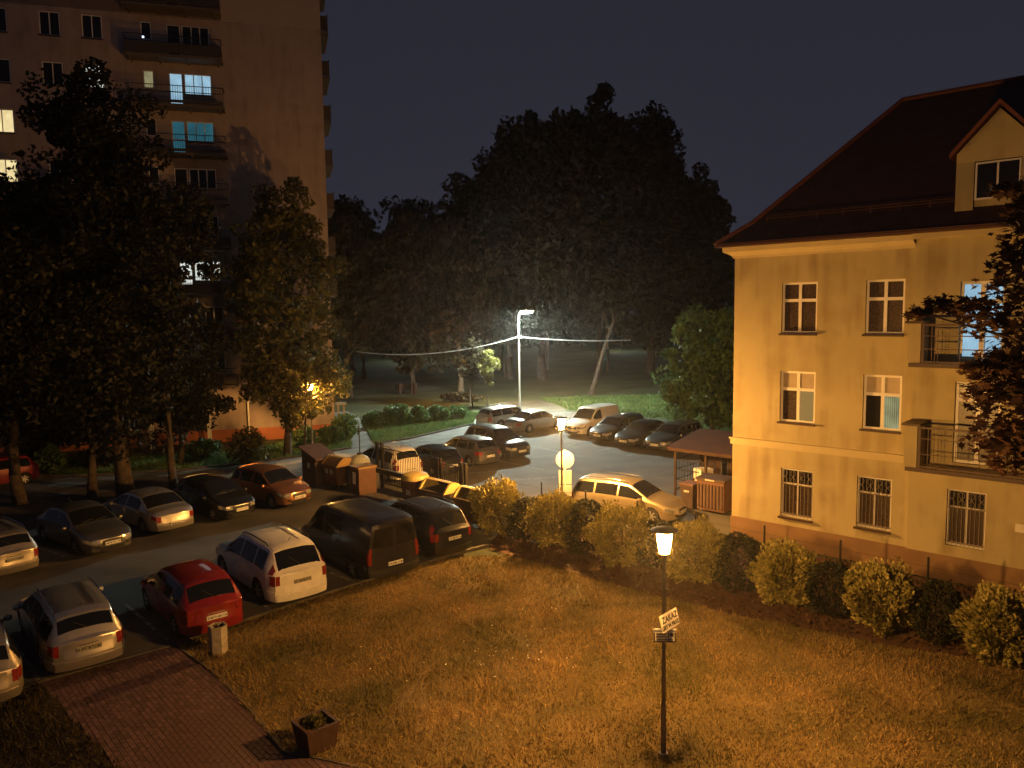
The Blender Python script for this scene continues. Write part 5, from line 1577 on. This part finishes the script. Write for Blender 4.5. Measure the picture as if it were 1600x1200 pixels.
    if S.get('rails') if rails is None else rails:
        for sg in (-1, 1):
            x0, x1 = S['top'][3][0] + .05, gf[0] - .15
            yy = ytop(0) - .035
            pts = [(x0, sg * yy, top(x0) - .01)] + [(x, sg * yy, top(x) + .045) for x in np.linspace(x0 + .12, x1 - .12, 6)] + [(x1, sg * yy, top(x1) - .01)]
            MB().tube(pts, .018, 6).build('roof_rail', 'chrome' if shape != 'suv' else 'trim', t, 60)
    MB().tube([(S['top'][3][0] + .1, 0, top(S['top'][3][0] + .1)), (S['top'][3][0] - .08, 0, top(S['top'][3][0]) + .16)], .008, 5).build('aerial', 'trim', t)
    return t


SILVER = ('silver', (.52, .49, .45)); WHITE = ('white', (.74, .71, .66)); RED = ('red', (.19, .010, .010)); BLACK = ('black', (.012, .012, .014))
NAVY = ('navy', (.020, .022, .040)); GREY = ('grey', (.20, .19, .175)); BRONZE = ('bronze', (.46, .20, .09)); GOLD = ('gold', (.50, .42, .28)); SLATE = ('slate', (.10, .11, .125))
DVIO = ('dusk', (.016, .016, .027)); TAN = ('tan', (.40, .36, .31))
H1 = (-.65, .76); HB = (.785, -.62); HBr = (-.785, .62); H3 = (.75, .66); H4 = (-.67, -.74)
# front row, tails towards the lawn
car('wagon', 'silver estate cut by the left edge of the picture with its tail to the verge', (-11.2, 15.35), H1, TAN)
car('wagon', 'silver estate with chrome roof rails parked in front of the brick path', (-9.95, 17.25), H1, SILVER, plate='plate_dim')
car('hatch', 'red hatchback parked behind the concrete litter bin', (-7.72, 19.15), H1, RED, metal=.1)
car('suv', 'white crossover with black rear window parked beside the dark van', (-6.1, 21.35), H1, WHITE, plate='plate_dim', metal=.0)
car('van', 'dark panel van with twin rear windows, the tallest vehicle in the yard', (-3.75, 23.3), H1, DVIO, name='dark_van', cat='van', trim=True)
car('suv', 'black estate with roof rails squeezed between the dark van and the containers', (-2.05, 25.3), H1, BLACK, rails=True, scale=.97)
# middle row
car('wagon', 'pale silver estate showing its tail at the left edge of the middle row', (-15.95, 23.85), HBr, TAN, plate='plate_dim')
car('sedan', 'grey saloon facing the lane of the yard with a wide dark grille', (-14.05, 26.2), HB, GREY, 'front')
car('sedan', 'silver saloon parked tail out beside the grey saloon', (-12.9, 28.7), HBr, SILVER)
car('hatch', 'black hatchback facing out with a bright number plate', (-11.05, 30.5), HB, BLACK, 'front')
car('hatch', 'bronze hatchback facing out next to the brown bins', (-9.25, 32.4), HB, BRONZE, 'front', scale=1.03)
# behind the gate
car('mpv', 'cream white people carrier standing behind the black gate', (-5.05, 36.95), H1, WHITE, metal=0)
car('hatch', 'small black hatchback behind the gate beside the cream people carrier', (-3.05, 38.1), H1, BLACK, scale=.95)
car('hatch', 'silver grey hatchback between the small black car and the navy people carrier', (-1.25, 40.4), H1, GREY)
car('mpv', 'navy people carrier facing the car park with pale windscreen', (.45, 42.4), (.65, -.76), NAVY, 'front', rails=False)
car('wagon', 'silver estate parked nearest to the lane hedge', (-2.1, 53.6), H3, SILVER)
car('sedan', 'grey brown saloon in front of the tall lamp post', (-.1, 51.3), H3, GREY)
# right row facing the camera
car('smallvan', 'small white delivery van behind the lit lamp', (3.95, 49.7), H4, WHITE, 'front', name='delivery_van', cat='van', metal=0)
car('wagon', 'dark estate car beside the small white van', (5.3, 47.3), H4, DVIO, 'front', rails=False)
car('sedan', 'dark saloon in the middle of the right hand row', (6.6, 45.1), H4, BLACK, 'front')
car('wagon', 'slate blue estate nearest to the bin shelter', (8.2, 43.75), H4, SLATE, 'front')
car('wagon', 'gold estate car parked sideways behind the thujas', (4.6, 30.45), (.83, -.56), GOLD, 'mid')
car('hatch', 'red car half hidden at the left edge beyond the trees', (-25.6, 37.0), (-.55, -.83), RED, 'mid', metal=.1)


# ---------------------------------------------------------------- thin haze added for a lens-like glow round the lamps
hz = MB().box(-60, 60, -8, 200, -1.2, 42).build('haze', 'asphalt')
hm = bpy.data.materials.new('lamp_glow_haze'); hm.use_nodes = True
hn = hm.node_tree; hn.nodes.clear()
ho = hn.nodes.new('ShaderNodeOutputMaterial'); hv = hn.nodes.new('ShaderNodeVolumePrincipled')
hv.inputs['Color'].default_value = (.9, .9, .9, 1)
hv.inputs['Density'].default_value = 0.00028
hv.inputs['Anisotropy'].default_value = 0.8
hn.links.new(hv.outputs[0], ho.inputs['Volume'])
hz.data.materials[0] = hm
hz['kind'] = 'stuff'
